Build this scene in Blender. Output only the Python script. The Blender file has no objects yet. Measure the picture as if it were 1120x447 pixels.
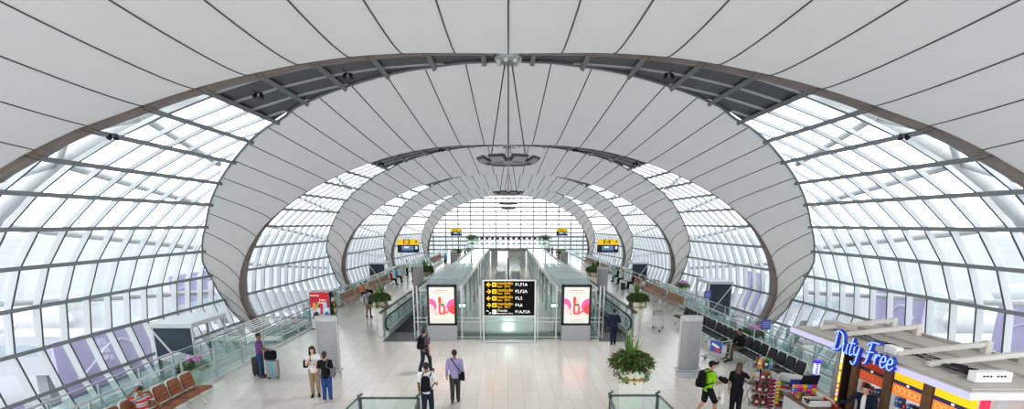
import bpy, bmesh, math, random
from mathutils import Vector, Matrix
R = random.Random(7)
PI = math.pi
scene = bpy.context.scene
COL = scene.collection
rad = math.radians

# ------------------------------------------------------------------ camera
F, CX, CY, PITCH, HC = 550.0, 556.0, 373.0, math.atan(129 / 550.0), 5.5
cam_d = bpy.data.cameras.new('camera')
cam = bpy.data.objects.new('camera', cam_d)
COL.objects.link(cam)
cam.location = (0, 0, HC)
cam.rotation_euler = (PI / 2 - PITCH, 0, 0)
cam_d.sensor_fit = 'HORIZONTAL'
cam_d.sensor_width = 36.0
cam_d.lens = 36.0 * F / 1120.0
cam_d.shift_x = (560 - CX) / 1120.0
cam_d.shift_y = (CY - 223.5) / 1120.0
cam_d.clip_end = 2000
scene.camera = cam
scene.view_settings.view_transform = 'Standard'
scene.view_settings.look = 'Medium High Contrast'
scene.view_settings.exposure = 0.08


def ground(px, py, z=0.0):
    """floor point seen at a pixel of the survey photograph"""
    u = (px - CX) / F
    v = (CY - py) / F
    y = math.cos(PITCH) + v * math.sin(PITCH)
    d = -math.sin(PITCH) + v * math.cos(PITCH)
    t = (z - HC) / d
    return Vector((u * t, y * t, z))


# ------------------------------------------------------------------ materials
MATS = {}


def mat(name, col, rough=0.5, metal=0.0, emit=None, estr=1.0, noise=0.0, nscale=6.0, bump=0.0, spec=0.5, alpha_bump=0):
    if name in MATS:
        return MATS[name]
    m = bpy.data.materials.new(name)
    m.use_nodes = True
    nt = m.node_tree
    b = nt.nodes['Principled BSDF']
    b.inputs['Base Color'].default_value = (*col, 1)
    b.inputs['Roughness'].default_value = rough
    b.inputs['Metallic'].default_value = metal
    b.inputs['Specular IOR Level'].default_value = spec
    if emit:
        b.inputs['Emission Color'].default_value = (*emit, 1)
        b.inputs['Emission Strength'].default_value = estr
    if noise > 0 or bump > 0:
        tc = nt.nodes.new('ShaderNodeTexCoord')
        n = nt.nodes.new('ShaderNodeTexNoise')
        n.inputs['Scale'].default_value = nscale
        n.inputs['Detail'].default_value = 3
        nt.links.new(tc.outputs['Object'], n.inputs['Vector'])
        if noise > 0:
            r = nt.nodes.new('ShaderNodeValToRGB')
            r.color_ramp.elements[0].position = 0.3
            r.color_ramp.elements[1].position = 0.7
            r.color_ramp.elements[0].color = (*[max(0, c * (1 - noise)) for c in col], 1)
            r.color_ramp.elements[1].color = (*[min(1, c * (1 + noise)) for c in col], 1)
            nt.links.new(n.outputs['Fac'], r.inputs['Fac'])
            nt.links.new(r.outputs['Color'], b.inputs['Base Color'])
        if bump > 0:
            bp = nt.nodes.new('ShaderNodeBump')
            bp.inputs['Strength'].default_value = bump
            nt.links.new(n.outputs['Fac'], bp.inputs['Height'])
            nt.links.new(bp.outputs['Normal'], b.inputs['Normal'])
    MATS[name] = m
    return m


def glass_mat(name, tint, gloss=0.08, rough=0.02, fres=0.35):
    if name in MATS:
        return MATS[name]
    m = bpy.data.materials.new(name)
    m.use_nodes = True
    nt = m.node_tree
    nt.nodes.clear()
    out = nt.nodes.new('ShaderNodeOutputMaterial')
    mix = nt.nodes.new('ShaderNodeMixShader')
    tr = nt.nodes.new('ShaderNodeBsdfTransparent')
    gl = nt.nodes.new('ShaderNodeBsdfGlossy')
    lw = nt.nodes.new('ShaderNodeLayerWeight')
    mp = nt.nodes.new('ShaderNodeMath')
    mp.operation = 'MULTIPLY_ADD'
    tr.inputs['Color'].default_value = (*tint, 1)
    gl.inputs['Roughness'].default_value = rough
    gl.inputs['Color'].default_value = (0.9, 0.95, 0.95, 1)
    lw.inputs['Blend'].default_value = 0.25
    nt.links.new(lw.outputs['Fresnel'], mp.inputs[0])
    mp.inputs[1].default_value = fres
    mp.inputs[2].default_value = gloss
    nt.links.new(mp.outputs[0], mix.inputs['Fac'])
    nt.links.new(tr.outputs[0], mix.inputs[1])
    nt.links.new(gl.outputs[0], mix.inputs[2])
    nt.links.new(mix.outputs[0], out.inputs['Surface'])
    MATS[name] = m
    return m


def fabric_mat():
    m = bpy.data.materials.new('tent_fabric')
    m.use_nodes = True
    nt = m.node_tree
    nt.nodes.clear()
    out = nt.nodes.new('ShaderNodeOutputMaterial')
    mix = nt.nodes.new('ShaderNodeMixShader')
    df = nt.nodes.new('ShaderNodeBsdfDiffuse')
    tl = nt.nodes.new('ShaderNodeBsdfTranslucent')
    tc = nt.nodes.new('ShaderNodeTexCoord')
    mp = nt.nodes.new('ShaderNodeMapping')
    mp.inputs['Scale'].default_value = (0.8, 0.12, 0.8)
    n = nt.nodes.new('ShaderNodeTexNoise')
    n.inputs['Scale'].default_value = 2.0
    n.inputs['Detail'].default_value = 6
    r = nt.nodes.new('ShaderNodeValToRGB')
    r.color_ramp.elements[0].color = (0.55, 0.528, 0.50, 1)
    r.color_ramp.elements[1].color = (0.63, 0.605, 0.575, 1)
    nt.links.new(tc.outputs['Object'], mp.inputs['Vector'])
    nt.links.new(mp.outputs[0], n.inputs['Vector'])
    nt.links.new(n.outputs['Fac'], r.inputs['Fac'])
    nt.links.new(r.outputs['Color'], df.inputs['Color'])
    tl.inputs['Color'].default_value = (0.55, 0.525, 0.495, 1)
    mix.inputs['Fac'].default_value = FAB_T
    nt.links.new(df.outputs[0], mix.inputs[1])
    nt.links.new(tl.outputs[0], mix.inputs[2])
    nt.links.new(mix.outputs[0], out.inputs['Surface'])
    return m


def floor_mat():
    m = bpy.data.materials.new('floor_tiles')
    m.use_nodes = True
    nt = m.node_tree
    b = nt.nodes['Principled BSDF']
    tc = nt.nodes.new('ShaderNodeTexCoord')
    br = nt.nodes.new('ShaderNodeTexBrick')
    br.offset = 0.0
    br.inputs['Scale'].default_value = 1.0
    br.inputs['Brick Width'].default_value = 0.5
    br.inputs['Row Height'].default_value = 0.9
    br.inputs['Mortar Size'].default_value = 0.008
    br.inputs['Color1'].default_value = (0.655, 0.61, 0.56, 1)
    br.inputs['Color2'].default_value = (0.70, 0.655, 0.605, 1)
    br.inputs['Mortar'].default_value = (0.47, 0.45, 0.42, 1)
    nt.links.new(tc.outputs['Object'], br.inputs['Vector'])
    nt.links.new(br.outputs['Color'], b.inputs['Base Color'])
    b.inputs['Roughness'].default_value = 0.16
    b.inputs['Specular IOR Level'].default_value = 0.6
    return m


FAB_T = 0.30
SKY = 2.75
M_FAB = fabric_mat()
M_FLOOR = floor_mat()
M_SEAM = mat('seam_grey', (0.13, 0.14, 0.14), 0.8)
M_RIB = mat('rib_taupe_steel', (0.30, 0.255, 0.235), 0.42, 0.1, noise=0.12, nscale=1.5)
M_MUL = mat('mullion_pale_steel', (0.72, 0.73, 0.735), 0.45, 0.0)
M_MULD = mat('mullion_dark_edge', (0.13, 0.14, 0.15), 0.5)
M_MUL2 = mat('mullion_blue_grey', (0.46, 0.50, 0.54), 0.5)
M_PUR = mat('purlin_grey_steel', (0.24, 0.255, 0.26), 0.45)
M_DARKP = mat('dark_roof_panel', (0.14, 0.145, 0.15), 0.5)
M_WIN = glass_mat('window_glass', (0.97, 0.985, 0.99), 0.01, 0.02, 0.10)
M_RAILG = glass_mat('balustrade_glass', (0.90, 0.955, 0.94), 0.05, 0.02, 0.25)
M_LID = glass_mat('canopy_glass', (0.90, 0.95, 0.955), 0.40, 0.05)
M_EDGE = mat('glass_edge_green', (0.35, 0.55, 0.50), 0.2)
M_STEEL = mat('brushed_steel', (0.50, 0.52, 0.53), 0.3, 0.7)
M_DKSTEEL = mat('dark_steel', (0.10, 0.105, 0.11), 0.35, 0.5)
M_GREY = mat('mid_grey_paint', (0.33, 0.34, 0.35), 0.5)
M_LGREY = mat('light_grey_paint', (0.60, 0.61, 0.61), 0.5)
M_WHITE = mat('white_paint', (0.80, 0.80, 0.78), 0.45)
M_BLACK = mat('matt_black', (0.015, 0.015, 0.017), 0.5)
M_BRUB = mat('black_rubber', (0.03, 0.03, 0.03), 0.6)
M_BLKLEA = mat('black_leatherette', (0.022, 0.023, 0.028), 0.5, noise=0.2, nscale=20)
M_BRNLEA = mat('brown_leatherette', (0.26, 0.105, 0.05), 0.5, noise=0.15, nscale=9)
M_TAN = mat('tan_leatherette', (0.36, 0.21, 0.14), 0.5, noise=0.15, nscale=9)
M_CREAM = mat('cream_planter', (0.78, 0.76, 0.68), 0.35)
M_GOLD = mat('gold_band', (0.55, 0.30, 0.06), 0.35, 0.3)
M_LEAF = mat('leaf_green', (0.085, 0.16, 0.045), 0.55, noise=0.5, nscale=5)
M_LEAF2 = mat('leaf_light_green', (0.19, 0.28, 0.08), 0.5, noise=0.4, nscale=7)
M_LEAF3 = mat('leaf_plum', (0.20, 0.085, 0.09), 0.55, noise=0.4, nscale=7)
M_PINK = mat('orchid_pink', (0.70, 0.22, 0.62), 0.5, noise=0.2, nscale=9)
M_SKIN = mat('skin_tan', (0.46, 0.25, 0.16), 0.55, noise=0.06, nscale=8)
M_SKIN2 = mat('skin_brown', (0.24, 0.115, 0.065), 0.55, noise=0.06, nscale=8)
M_SKIN3 = mat('skin_fair', (0.58, 0.36, 0.26), 0.55, noise=0.06, nscale=8)
M_HAIR = mat('black_hair', (0.012, 0.010, 0.010), 0.45)
M_HAIRB = mat('brown_hair', (0.07, 0.035, 0.018), 0.45, noise=0.3, nscale=14)
M_SHOE = mat('black_shoe', (0.015, 0.013, 0.013), 0.4)
M_BSHOE = mat('brown_shoe', (0.07, 0.035, 0.02), 0.4)


def cloth(name, c, n=0.15, ns=10):
    return mat(name, c, 0.85, noise=n, nscale=ns, bump=0.15, spec=0.2)


# ------------------------------------------------------------------ mesh builder
class MB:
    def __init__(self):
        self.bm = bmesh.new()
        self.mi = 0

    def _mark(self, faces):
        for f in faces:
            f.material_index = self.mi

    def box(self, c, s, rot=None, taper=None, bev=0.0):
        """c centre, s full size; taper=(tx,ty) scales the top"""
        vs = []
        for z in (-.5, .5):
            for x, y in ((-.5, -.5), (.5, -.5), (.5, .5), (-.5, .5)):
                k = taper if (taper and z > 0) else (1, 1)
                v = Vector((x * s[0] * k[0], y * s[1] * k[1], z * s[2]))
                if rot is not None:
                    v = rot @ v
                vs.append(self.bm.verts.new(v + Vector(c)))
        fs = []
        for q in ((3, 2, 1, 0), (4, 5, 6, 7), (0, 1, 5, 4), (1, 2, 6, 5), (2, 3, 7, 6), (3, 0, 4, 7)):
            fs.append(self.bm.faces.new([vs[i] for i in q]))
        if bev > 0:
            es = list({e for f in fs for e in f.edges})
            r = bmesh.ops.bevel(self.bm, geom=es, offset=bev, segments=2, affect='EDGES', profile=0.5)
            self._mark(r['faces'])
            self._mark([f for f in fs if f.is_valid])
        else:
            self._mark(fs)
        return self

    def beam(self, a, b, w, h, up=(0, 0, 1)):
        a, b = Vector(a), Vector(b)
        d = (b - a)
        L = d.length
        d.normalize()
        u = Vector(up)
        if abs(d.dot(u)) > .98:
            u = Vector((1, 0, 0))
        x = d.cross(u).normalized()
        z = x.cross(d).normalized()
        rot = Matrix((x, d, z)).transposed()
        return self.box((a + b) / 2, (w, L, h), rot)

    def tube(self, pts, r, seg=8, closed=False, cap=True):
        pts = [Vector(p) for p in pts]
        n = len(pts)
        rs = r if isinstance(r, (list, tuple)) else [r] * n
        rings = []
        prev = None
        for i, p in enumerate(pts):
            if closed:
                d = pts[(i + 1) % n] - pts[i - 1]
            else:
                d = pts[min(i + 1, n - 1)] - pts[max(i - 1, 0)]
            if d.length < 1e-9:
                d = Vector((0, 0, 1))
            d.normalize()
            if prev is None:
                u = Vector((0, 0, 1)) if abs(d.z) < .9 else Vector((1, 0, 0))
            else:
                u = prev
            x = u - d * u.dot(d)
            if x.length < 1e-6:
                x = d.orthogonal()
            x.normalize()
            prev = x
            y = d.cross(x)
            rings.append([self.bm.verts.new(p + (x * math.cos(2 * PI * k / seg) + y * math.sin(2 * PI * k / seg)) * rs[i]) for k in range(seg)])
        fs = []
        m = n if closed else n - 1
        for i in range(m):
            a, b = rings[i], rings[(i + 1) % n]
            for k in range(seg):
                fs.append(self.bm.faces.new((a[k], a[(k + 1) % seg], b[(k + 1) % seg], b[k])))
        if cap and not closed:
            fs.append(self.bm.faces.new(rings[0][::-1]))
            fs.append(self.bm.faces.new(rings[-1]))
        self._mark(fs)
        return self

    def cyl(self, a, b, r0, r1=None, seg=14):
        return self.tube([a, b], [r0, r0 if r1 is None else r1], seg)

    def lathe(self, prof, seg=20, c=(0, 0, 0), sx=1.0, sy=1.0):
        c = Vector(c)
        rings = []
        for r, z in prof:
            if r < 1e-6:
                rings.append([self.bm.verts.new(c + Vector((0, 0, z)))])
            else:
                rings.append([self.bm.verts.new(c + Vector((r * sx * math.cos(2 * PI * k / seg), r * sy * math.sin(2 * PI * k / seg), z))) for k in range(seg)])
        fs = []
        for a, b in zip(rings, rings[1:]):
            for k in range(seg):
                k2 = (k + 1) % seg
                if len(a) == 1 and len(b) == 1:
                    continue
                if len(a) == 1:
                    fs.append(self.bm.faces.new((a[0], b[k2], b[k])))
                elif len(b) == 1:
                    fs.append(self.bm.faces.new((a[k], a[k2], b[0])))
                else:
                    fs.append(self.bm.faces.new((a[k], a[k2], b[k2], b[k])))
        self._mark(fs)
        return self

    def ell(self, c, r, seg=12, rings=8, rot=None):
        c = Vector(c)
        r = (r, r, r) if not isinstance(r, (tuple, list)) else r
        R_ = []
        for i in range(rings + 1):
            th = PI * i / rings
            if i in (0, rings):
                v = Vector((0, 0, r[2] * math.cos(th)))
                R_.append([self.bm.verts.new(c + (rot @ v if rot else v))])
            else:
                row = []
                for k in range(seg):
                    ph = 2 * PI * k / seg
                    v = Vector((r[0] * math.sin(th) * math.cos(ph), r[1] * math.sin(th) * math.sin(ph), r[2] * math.cos(th)))
                    row.append(self.bm.verts.new(c + (rot @ v if rot else v)))
                R_.append(row)
        fs = []
        for a, b in zip(R_, R_[1:]):
            for k in range(seg):
                k2 = (k + 1) % seg
                if len(a) == 1:
                    fs.append(self.bm.faces.new((a[0], b[k], b[k2])))
                elif len(b) == 1:
                    fs.append(self.bm.faces.new((a[k2], a[k], b[0])))
                else:
                    fs.append(self.bm.faces.new((a[k2], a[k], b[k], b[k2])))
        self._mark(fs)
        return self

    def hull(self, blobs):
        """convex hull of ellipsoids [(centre, radii)]"""
        vs = []
        for c, r in blobs:
            r = (r, r, r) if not isinstance(r, (tuple, list)) else r
            for i in range(7):
                th = PI * i / 6
                for k in range(1 if i in (0, 6) else 10):
                    ph = 2 * PI * k / 10 + (i % 2) * .3
                    vs.append(self.bm.verts.new((c[0] + r[0] * math.sin(th) * math.cos(ph), c[1] + r[1] * math.sin(th) * math.sin(ph), c[2] + r[2] * math.cos(th))))
        g = bmesh.ops.convex_hull(self.bm, input=vs)
        junk = [x for x in g['geom_interior'] if isinstance(x, bmesh.types.BMVert)]
        bmesh.ops.delete(self.bm, geom=junk, context='VERTS')
        return self

    def quad(self, a, b, c, d):
        f = self.bm.faces.new([self.bm.verts.new(Vector(p)) for p in (a, b, c, d)])
        f.material_index = self.mi
        return self

    def poly(self, pts):
        f = self.bm.faces.new([self.bm.verts.new(Vector(p)) for p in pts])
        f.material_index = self.mi
        return self

    def prism(self, pts, depth, axis=(0, 1, 0)):
        """extrude a planar polygon along axis"""
        ax = Vector(axis) * depth
        a = [self.bm.verts.new(Vector(p)) for p in pts]
        b = [self.bm.verts.new(Vector(p) + ax) for p in pts]
        n = len(pts)
        fs = [self.bm.faces.new(a), self.bm.faces.new(b[::-1])]
        for i in range(n):
            fs.append(self.bm.faces.new((a[i], b[i], b[(i + 1) % n], a[(i + 1) % n])))
        self._mark(fs)
        return self

    def mesh(self, name, mats, smooth=False):
        me = bpy.data.meshes.new(name)
        bmesh.ops.recalc_face_normals(self.bm, faces=self.bm.faces)
        self.bm.to_mesh(me)
        self.bm.free()
        for m in (mats if isinstance(mats, (list, tuple)) else [mats]):
            me.materials.append(m)
        if smooth:
            for p in me.polygons:
                p.use_smooth = True
        return me

    def build(self, name, mats, parent=None, smooth=False, loc=None, rotz=0):
        o = bpy.data.objects.new(name, self.mesh(name, mats, smooth))
        COL.objects.link(o)
        if parent:
            o.parent = parent
        if loc is not None:
            o.location = loc
        if rotz:
            o.rotation_euler = (0, 0, rotz)
        return o


def tag(o, label, cat, group=None, kind=None):
    if label:
        o['label'] = label
    if cat:
        o['category'] = cat
    if group:
        o['group'] = group
    if kind:
        o['kind'] = kind
    return o


def thing(name, label, cat, loc=(0, 0, 0), rotz=0, group=None, kind=None):
    o = bpy.data.objects.new(name, None)
    COL.objects.link(o)
    o.location = loc
    o.rotation_euler = (0, 0, rotz)
    o.empty_display_size = .2
    return tag(o, label, cat, group, kind)


def copy_thing(root, loc, rotz, label, group=None):
    def rec(o, par):
        c = o.copy()
        COL.objects.link(c)
        if par:
            c.parent = par
        for ch in list(o.children):
            rec(ch, c)
        return c
    c = rec(root, None)
    c.location = loc
    c.rotation_euler = (0, 0, rotz)
    c['label'] = label
    if group:
        c['group'] = group
    return c


def text_mesh(body, size, mt, parent, name, loc, rot, align='LEFT', extrude=0.002, squeeze=1.0):
    cu = bpy.data.curves.new(name, 'FONT')
    cu.body = body
    cu.size = size
    cu.align_x = align
    cu.align_y = 'CENTER'
    cu.extrude = extrude
    cu.resolution_u = 3
    t = bpy.data.objects.new(name, cu)
    COL.objects.link(t)
    dg = bpy.context.evaluated_depsgraph_get()
    me = bpy.data.meshes.new_from_object(t.evaluated_get(dg))
    bpy.data.objects.remove(t)
    bpy.data.curves.remove(cu)
    me.materials.clear()
    me.materials.append(mt)
    for v in me.vertices:
        v.co.x *= squeeze
    o = bpy.data.objects.new(name, me)
    COL.objects.link(o)
    o.parent = parent
    o.location = loc
    o.rotation_euler = rot
    return o


# ------------------------------------------------------------------ tube section
L = 19.5
PROF = [(0, .288), (.145, .286), (.22, .281), (.29, .273), (.39, .255), (.52, .220), (.65, .172), (.765, .117), (.865, .052), (.945, -.02),
        (1.0, -.10), (1.03, -.17), (1.045, -.25), (1.04, -.31), (1.02, -.36), (.98, -.45), (.93, -.55)]
_full = [(-a, b) for a, b in PROF[:0:-1]] + PROF
_dense = []
for i in range(len(PROF) - 1):
    j = i + len(PROF) - 1
    p0 = _full[j - 1]
    p1, p2 = _full[j], _full[j + 1]
    p3 = _full[j + 2] if j + 2 < len(_full) else (2 * p2[0] - p1[0], 2 * p2[1] - p1[1])
    for k in range(12):
        t = k / 12
        f = lambda a, b, c, d: .5 * (2 * b + (c - a) * t + (2 * a - 5 * b + 4 * c - d) * t * t + (3 * b - a - 3 * c + d) * t ** 3)
        _dense.append((f(p0[0], p1[0], p2[0], p3[0]), f(p0[1], p1[1], p2[1], p3[1])))
_dense.append(PROF[-1])
_arc = [0]
for a, b in zip(_dense, _dense[1:]):
    _arc.append(_arc[-1] + math.hypot(b[0] - a[0], b[1] - a[1]))
SMAX = _arc[-1]


def prof(s):
    sg = -1 if s < 0 else 1
    s = min(abs(s), SMAX)
    lo, hi = 0, len(_arc) - 1
    while hi - lo > 1:
        m = (lo + hi) // 2
        if _arc[m] <= s:
            lo = m
        else:
            hi = m
    t = (s - _arc[lo]) / max(1e-9, _arc[hi] - _arc[lo])
    a, b = _dense[lo], _dense[hi]
    return sg * (a[0] + (b[0] - a[0]) * t), a[1] + (b[1] - a[1]) * t


def nearest_s(x, h):
    return min(range(len(_dense)), key=lambda i: (_dense[i][0] - x) ** 2 + (_dense[i][1] - h) ** 2)


def interp(tab, x):
    if x <= tab[0][0]:
        return tab[0][1]
    for (a, b), (c, d) in zip(tab, tab[1:]):
        if x <= c:
            return b + (d - b) * (x - a) / (c - a)
    return tab[-1][1]


NARROW = [(36, 1.0), (58.5, .935), (78.6, .88), (98.7, .76)]


def tube_pt(s, Y, k=1.0):
    """point on the concourse shell: s arc position, Y along the hall in metres, k offset factor"""
    x, h = prof(s)
    return Vector((x * L * k * interp(NARROW, Y), Y, HC + h * L * k))


_B = [(0, 1.03), (.075, 1.035), (.16, 1.06), (.225, 1.08), (.30, 1.11), (.38, 1.14), (.46, 1.175), (.51, 1.22), (.56, 1.245), (.62, 1.285), (.715, 1.37),
      (.79, 1.44), (.87, 1.52), (.945, 1.615)]
B_TAB = [(_arc[min(range(len(_dense)), key=lambda i: abs(_dense[i][0] - x / 1.02) if _dense[i][1] > -.05 else 9)], y) for x, y in _B]
B_TAB += [(1.145, 1.715), (1.22, 1.80), (1.305, 1.875), (1.41, 1.925), (1.6, 1.955)]
A_TAB = [(0, .96), (.30, .95), (.40, .945), (.55, .925), (.65, .91), (.73, .89), (.83, .872), (.93, .85), (1.1, .81), (1.3, .78), (1.7, .76)]
RIBS = [None, 1.96, 3.0, 4.03, 5.06]
BOFF = [-1.03, 0, 1.035, 2.07, 3.1]


def y_back(k, s):
    return (interp(A_TAB, abs(s)) if k == 0 else RIBS[k]) * L


def y_front(k, s):
    return (interp(B_TAB, abs(s)) + BOFF[k]) * L


# ------------------------------------------------------------------ roof membranes, ribs
DF, DB, NS = .079, .0885, 18


def fab_pt(k, n, t):
    """membrane k at seam coordinate n and depth fraction t"""
    sf, sb = n * DF, n * DB
    a = tube_pt(sf, y_front(k, sf), 1.02)
    b = tube_pt(sb, y_back(k, sb), 1.014 if k == 0 else interp([(0, .988), (.9, .988), (1.25, 1.012)], abs(sb)))
    p = a.lerp(b, t)
    c = Vector((0, p.y, HC - .12 * L))
    d = (c - p).normalized()
    w = (b - a).length
    return p + d * (4 * t * (1 - t)) * (min(1.9, w * .115) if k == 0 else min(1.0, w * .066))


ORD = ['nearest', 'second', 'third', 'fourth', 'fifth']
for k in range(5):
    mb = MB()
    NT = 20
    sub = 4
    rows = []
    ns = [i / sub for i in range(-NS * sub, NS * sub + 1)]
    for n in ns:
        rows.append([mb.bm.verts.new(fab_pt(k, n, j / NT)) for j in range(NT + 1)])
    for a, b in zip(rows, rows[1:]):
        for j in range(NT):
            mb.bm.faces.new((a[j], a[j + 1], b[j + 1], b[j]))
    o = mb.build('ceiling', M_FAB, None, True)
    tag(o, None, None, None, 'structure')
    o['label'] = '%s taut pale grey fabric roof band counted from the viewer' % ORD[k]
    sm = MB()
    for n in range(-NS, NS + 1):
        pts = []
        for j in range(NT + 1):
            p = fab_pt(k, n, j / NT)
            c = Vector((0, p.y, HC - .12 * L))
            pts.append(p + (c - p).normalized() * .015)
        sm.tube(pts, .019 + .004 * k, 5)
    sm.build('seam', M_SEAM, o)
    ed = MB()
    ed.tube([fab_pt(k, n, 0) for n in ns], .06, 6)
    ed.build('edge_cable', M_PUR, o)

    # rib
    rb = MB()
    smax = 1.6
    N = 120
    sec = []
    for i in range(-N, N + 1):
        s = smax * i / N
        y = y_back(k, s)
        q = []
        for (kk, dy) in ((1.016, -.16), (1.016, .2), (.992, .24), (.986, .1), (.986, -.06), (.992, -.2)):
            q.append(rb.bm.verts.new(tube_pt(s, y, kk) + Vector((0, dy, 0))))
        sec.append(q)
    for a, b in zip(sec, sec[1:]):
        for j in range(6):
            rb.bm.faces.new((a[j], a[(j + 1) % 6], b[(j + 1) % 6], b[j]))
    for j in range(-16, 17):
        s = (j + .5) * .096
        for ds in (-.005, .005):
            y = y_back(k, s + ds)
            q = [tube_pt(s + ds, y, kk) + Vector((0, dy, 0)) for (kk, dy) in ((1.018, -.19), (1.018, .22), (.991, .27), (.984, .11), (.984, -.08), (.991, -.24))]
            rb.tube(q + [q[0]], .03, 4)
    o = rb.build('trim_%d' % (k + 1), M_RIB, None)
    tag(o, None, None, None, 'structure')
    o['label'] = '%s taupe steel arch rib counted from the viewer' % ORD[k]

# ------------------------------------------------------------------ glazing bays
PURS = [.72 + .0965 * i for i in range(-7, 10)]
WK = 1.03
wn = 0
for k in range(0, 5):
    for side in (-1, 1):
        if k == 4:
            continue
        wn += 1
        root = thing('window_%d' % wn, '%s curved glass wall bay on the %s side of the hall' % (ORD[k], 'left' if side < 0 else 'right'), None, kind='structure')
        pane, mul, pur, dark = MB(), MB(), MB(), MB()

        def w0(s):
            return y_back(k, s) + (.1 if k else 0)

        def w1(s):
            return min(y_front(k + 1, s), y_back(k + 1, s) - .05) if k + 1 < 5 else 0
        bounds = [0.0] + PURS + [1.6]
        for a, b in zip(bounds, bounds[1:]):
            tgt = dark if b < .53 else pane
            m = 1
            cols = 10
            for i in range(m):
                s0, s1 = a + (b - a) * i / m, a + (b - a) * (i + 1) / m
                for j in range(cols):
                    f0, f1 = j / cols, (j + 1) / cols
                    tgt.quad(*[tube_pt(side * s, w0(s) + (w1(s) - w0(s)) * f, WK) for s, f in ((s0, f0), (s1, f0), (s1, f1), (s0, f1))])
        for s in PURS:
            if s > 1.58 or w1(s) - w0(s) < .3:
                continue
            ya, yb = w0(s) - .1, w1(s) + .15
            p = [tube_pt(side * s, ya + (yb - ya) * i / 8, 1.0165) for i in range(9)]
            if b < .5:
                pass
            for u, v in zip(p, p[1:]):
                q = tube_pt(side * s, u.y, 1.03) - tube_pt(side * s, u.y, 1.0)
                pur.beam(u, v, .17, .19, q)
        y = (1.048 - .068 * 5 + (1.03 * k)) * L
        while y < (2.1 + 1.03 * k) * L:
            y += .068 * L
            # contiguous spans of s for this mullion
            ss = [i * .02 for i in range(0, 81)]
            run = []
            for s in ss + [9]:
                ok = s < 2 and w0(s) < y < w1(s)
                if ok:
                    run.append(s)
                elif run:
                    if len(run) > 2:
                        pr = None
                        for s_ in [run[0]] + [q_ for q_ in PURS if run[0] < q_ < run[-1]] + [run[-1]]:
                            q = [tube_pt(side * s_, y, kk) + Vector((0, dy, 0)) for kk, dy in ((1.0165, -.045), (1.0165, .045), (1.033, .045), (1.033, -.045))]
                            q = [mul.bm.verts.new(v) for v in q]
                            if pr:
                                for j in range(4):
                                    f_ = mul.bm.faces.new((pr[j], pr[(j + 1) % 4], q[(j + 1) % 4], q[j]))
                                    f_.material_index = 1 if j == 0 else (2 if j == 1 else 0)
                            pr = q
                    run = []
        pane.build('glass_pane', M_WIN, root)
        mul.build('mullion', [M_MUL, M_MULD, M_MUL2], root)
        pur.build('purlin', M_PUR, root)
        if len(dark.bm.faces):
            dark.build('roof_panel', M_DARKP, root)

# ------------------------------------------------------------------ end wall
YE = 98.9
wn += 1
root = thing('window_%d' % wn, 'white gridded glass wall closing the far end of the hall', None, kind='structure')
pane = MB()
N = 60
edge = [tube_pt(1.6 * i / N, YE, 1.0) for i in range(-N, N + 1)]
pane.poly(edge)
pane.build('glass_pane', M_WIN, root)


def width_at(z):
    best = 0
    for p in edge:
        if p.z >= z:
            best = max(best, p.x)
    lo = [p for p in edge if p.x > 0]
    for a, b in zip(lo, lo[1:]):
        if (a.z - z) * (b.z - z) <= 0 and abs(a.z - b.z) > 1e-6:
            best = a.x + (b.x - a.x) * (z - a.z) / (b.z - a.z)
    return best


hz, vt = MB(), MB()
z = -1.0
i = 0
while z < 10.9:
    w = width_at(z)
    hz.box((0, YE - .15, z), (2 * w, .2, .27))
    z += .79
    i += 1
for i in range(-14, 15):
    x = i * 1.2
    zs = [p.z for p in edge if abs(p.x - x) < .6]
    if not zs:
        continue
    big = i % 2 == 0
    vt.box((x, YE - (.3 if big else .15), (max(zs) - 2) / 2), (.20 if big else .06, .4 if big else .15, max(zs) + 2))
M_EMUL = mat('end_wall_mullion', (0.42, 0.43, 0.425), 0.5)
hz.build('transom', M_EMUL, root)
vt.build('mullion', M_EMUL, root)

# ------------------------------------------------------------------ floors
def floor_w(y):
    return 10.75 if y < 28.5 else 11.7


mb = MB()
mb.box((0, 9.25, -.2), (21.5, 38.5, .4))
mb.box((0, 64, -.2), (23.4, 71, .4))
tag(mb.build('floor', M_FLOOR), 'polished cream tile floor of the hall', None, None, 'structure')
M_LOW = mat('lower_floor_grey', (0.48, 0.51, 0.50), 0.35, noise=0.1, nscale=.3)
for s in (-1, 1):
    mb = MB()
    mb.box((s * 17.5, 45, -4.3), (14, 112, .3))
    tag(mb.build('floor', M_LOW), 'grey lower concourse floor beyond the %s railing' % ('left' if s < 0 else 'right'), None, None, 'structure')

# ------------------------------------------------------------------ world + lights
w = bpy.data.worlds.new('overcast_sky')
scene.world = w
w.use_nodes = True
nt = w.node_tree
bg = nt.nodes['Background']
tc = nt.nodes.new('ShaderNodeTexCoord')
sp = nt.nodes.new('ShaderNodeSeparateXYZ')
rp = nt.nodes.new('ShaderNodeValToRGB')
rp.color_ramp.elements[0].position = 0.0
rp.color_ramp.elements[0].color = (1.0, .985, .96, 1)
rp.color_ramp.elements[1].position = 0.45
rp.color_ramp.elements[1].color = (.50, .555, .62, 1)
nt.links.new(tc.outputs['Generated'], sp.inputs[0])
nt.links.new(sp.outputs['Z'], rp.inputs['Fac'])
nt.links.new(rp.outputs['Color'], bg.inputs['Color'])
bg.inputs['Strength'].default_value = SKY


def area(name, loc, size, power, rot=(0, 0, 0), col=(1, .97, .92)):
    l = bpy.data.lights.new(name, 'AREA')
    l.shape = 'DISK'
    l.size = size
    l.energy = power
    l.color = col
    o = bpy.data.objects.new(name, l)
    COL.objects.link(o)
    o.location = loc
    o.rotation_euler = rot
    return o

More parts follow.
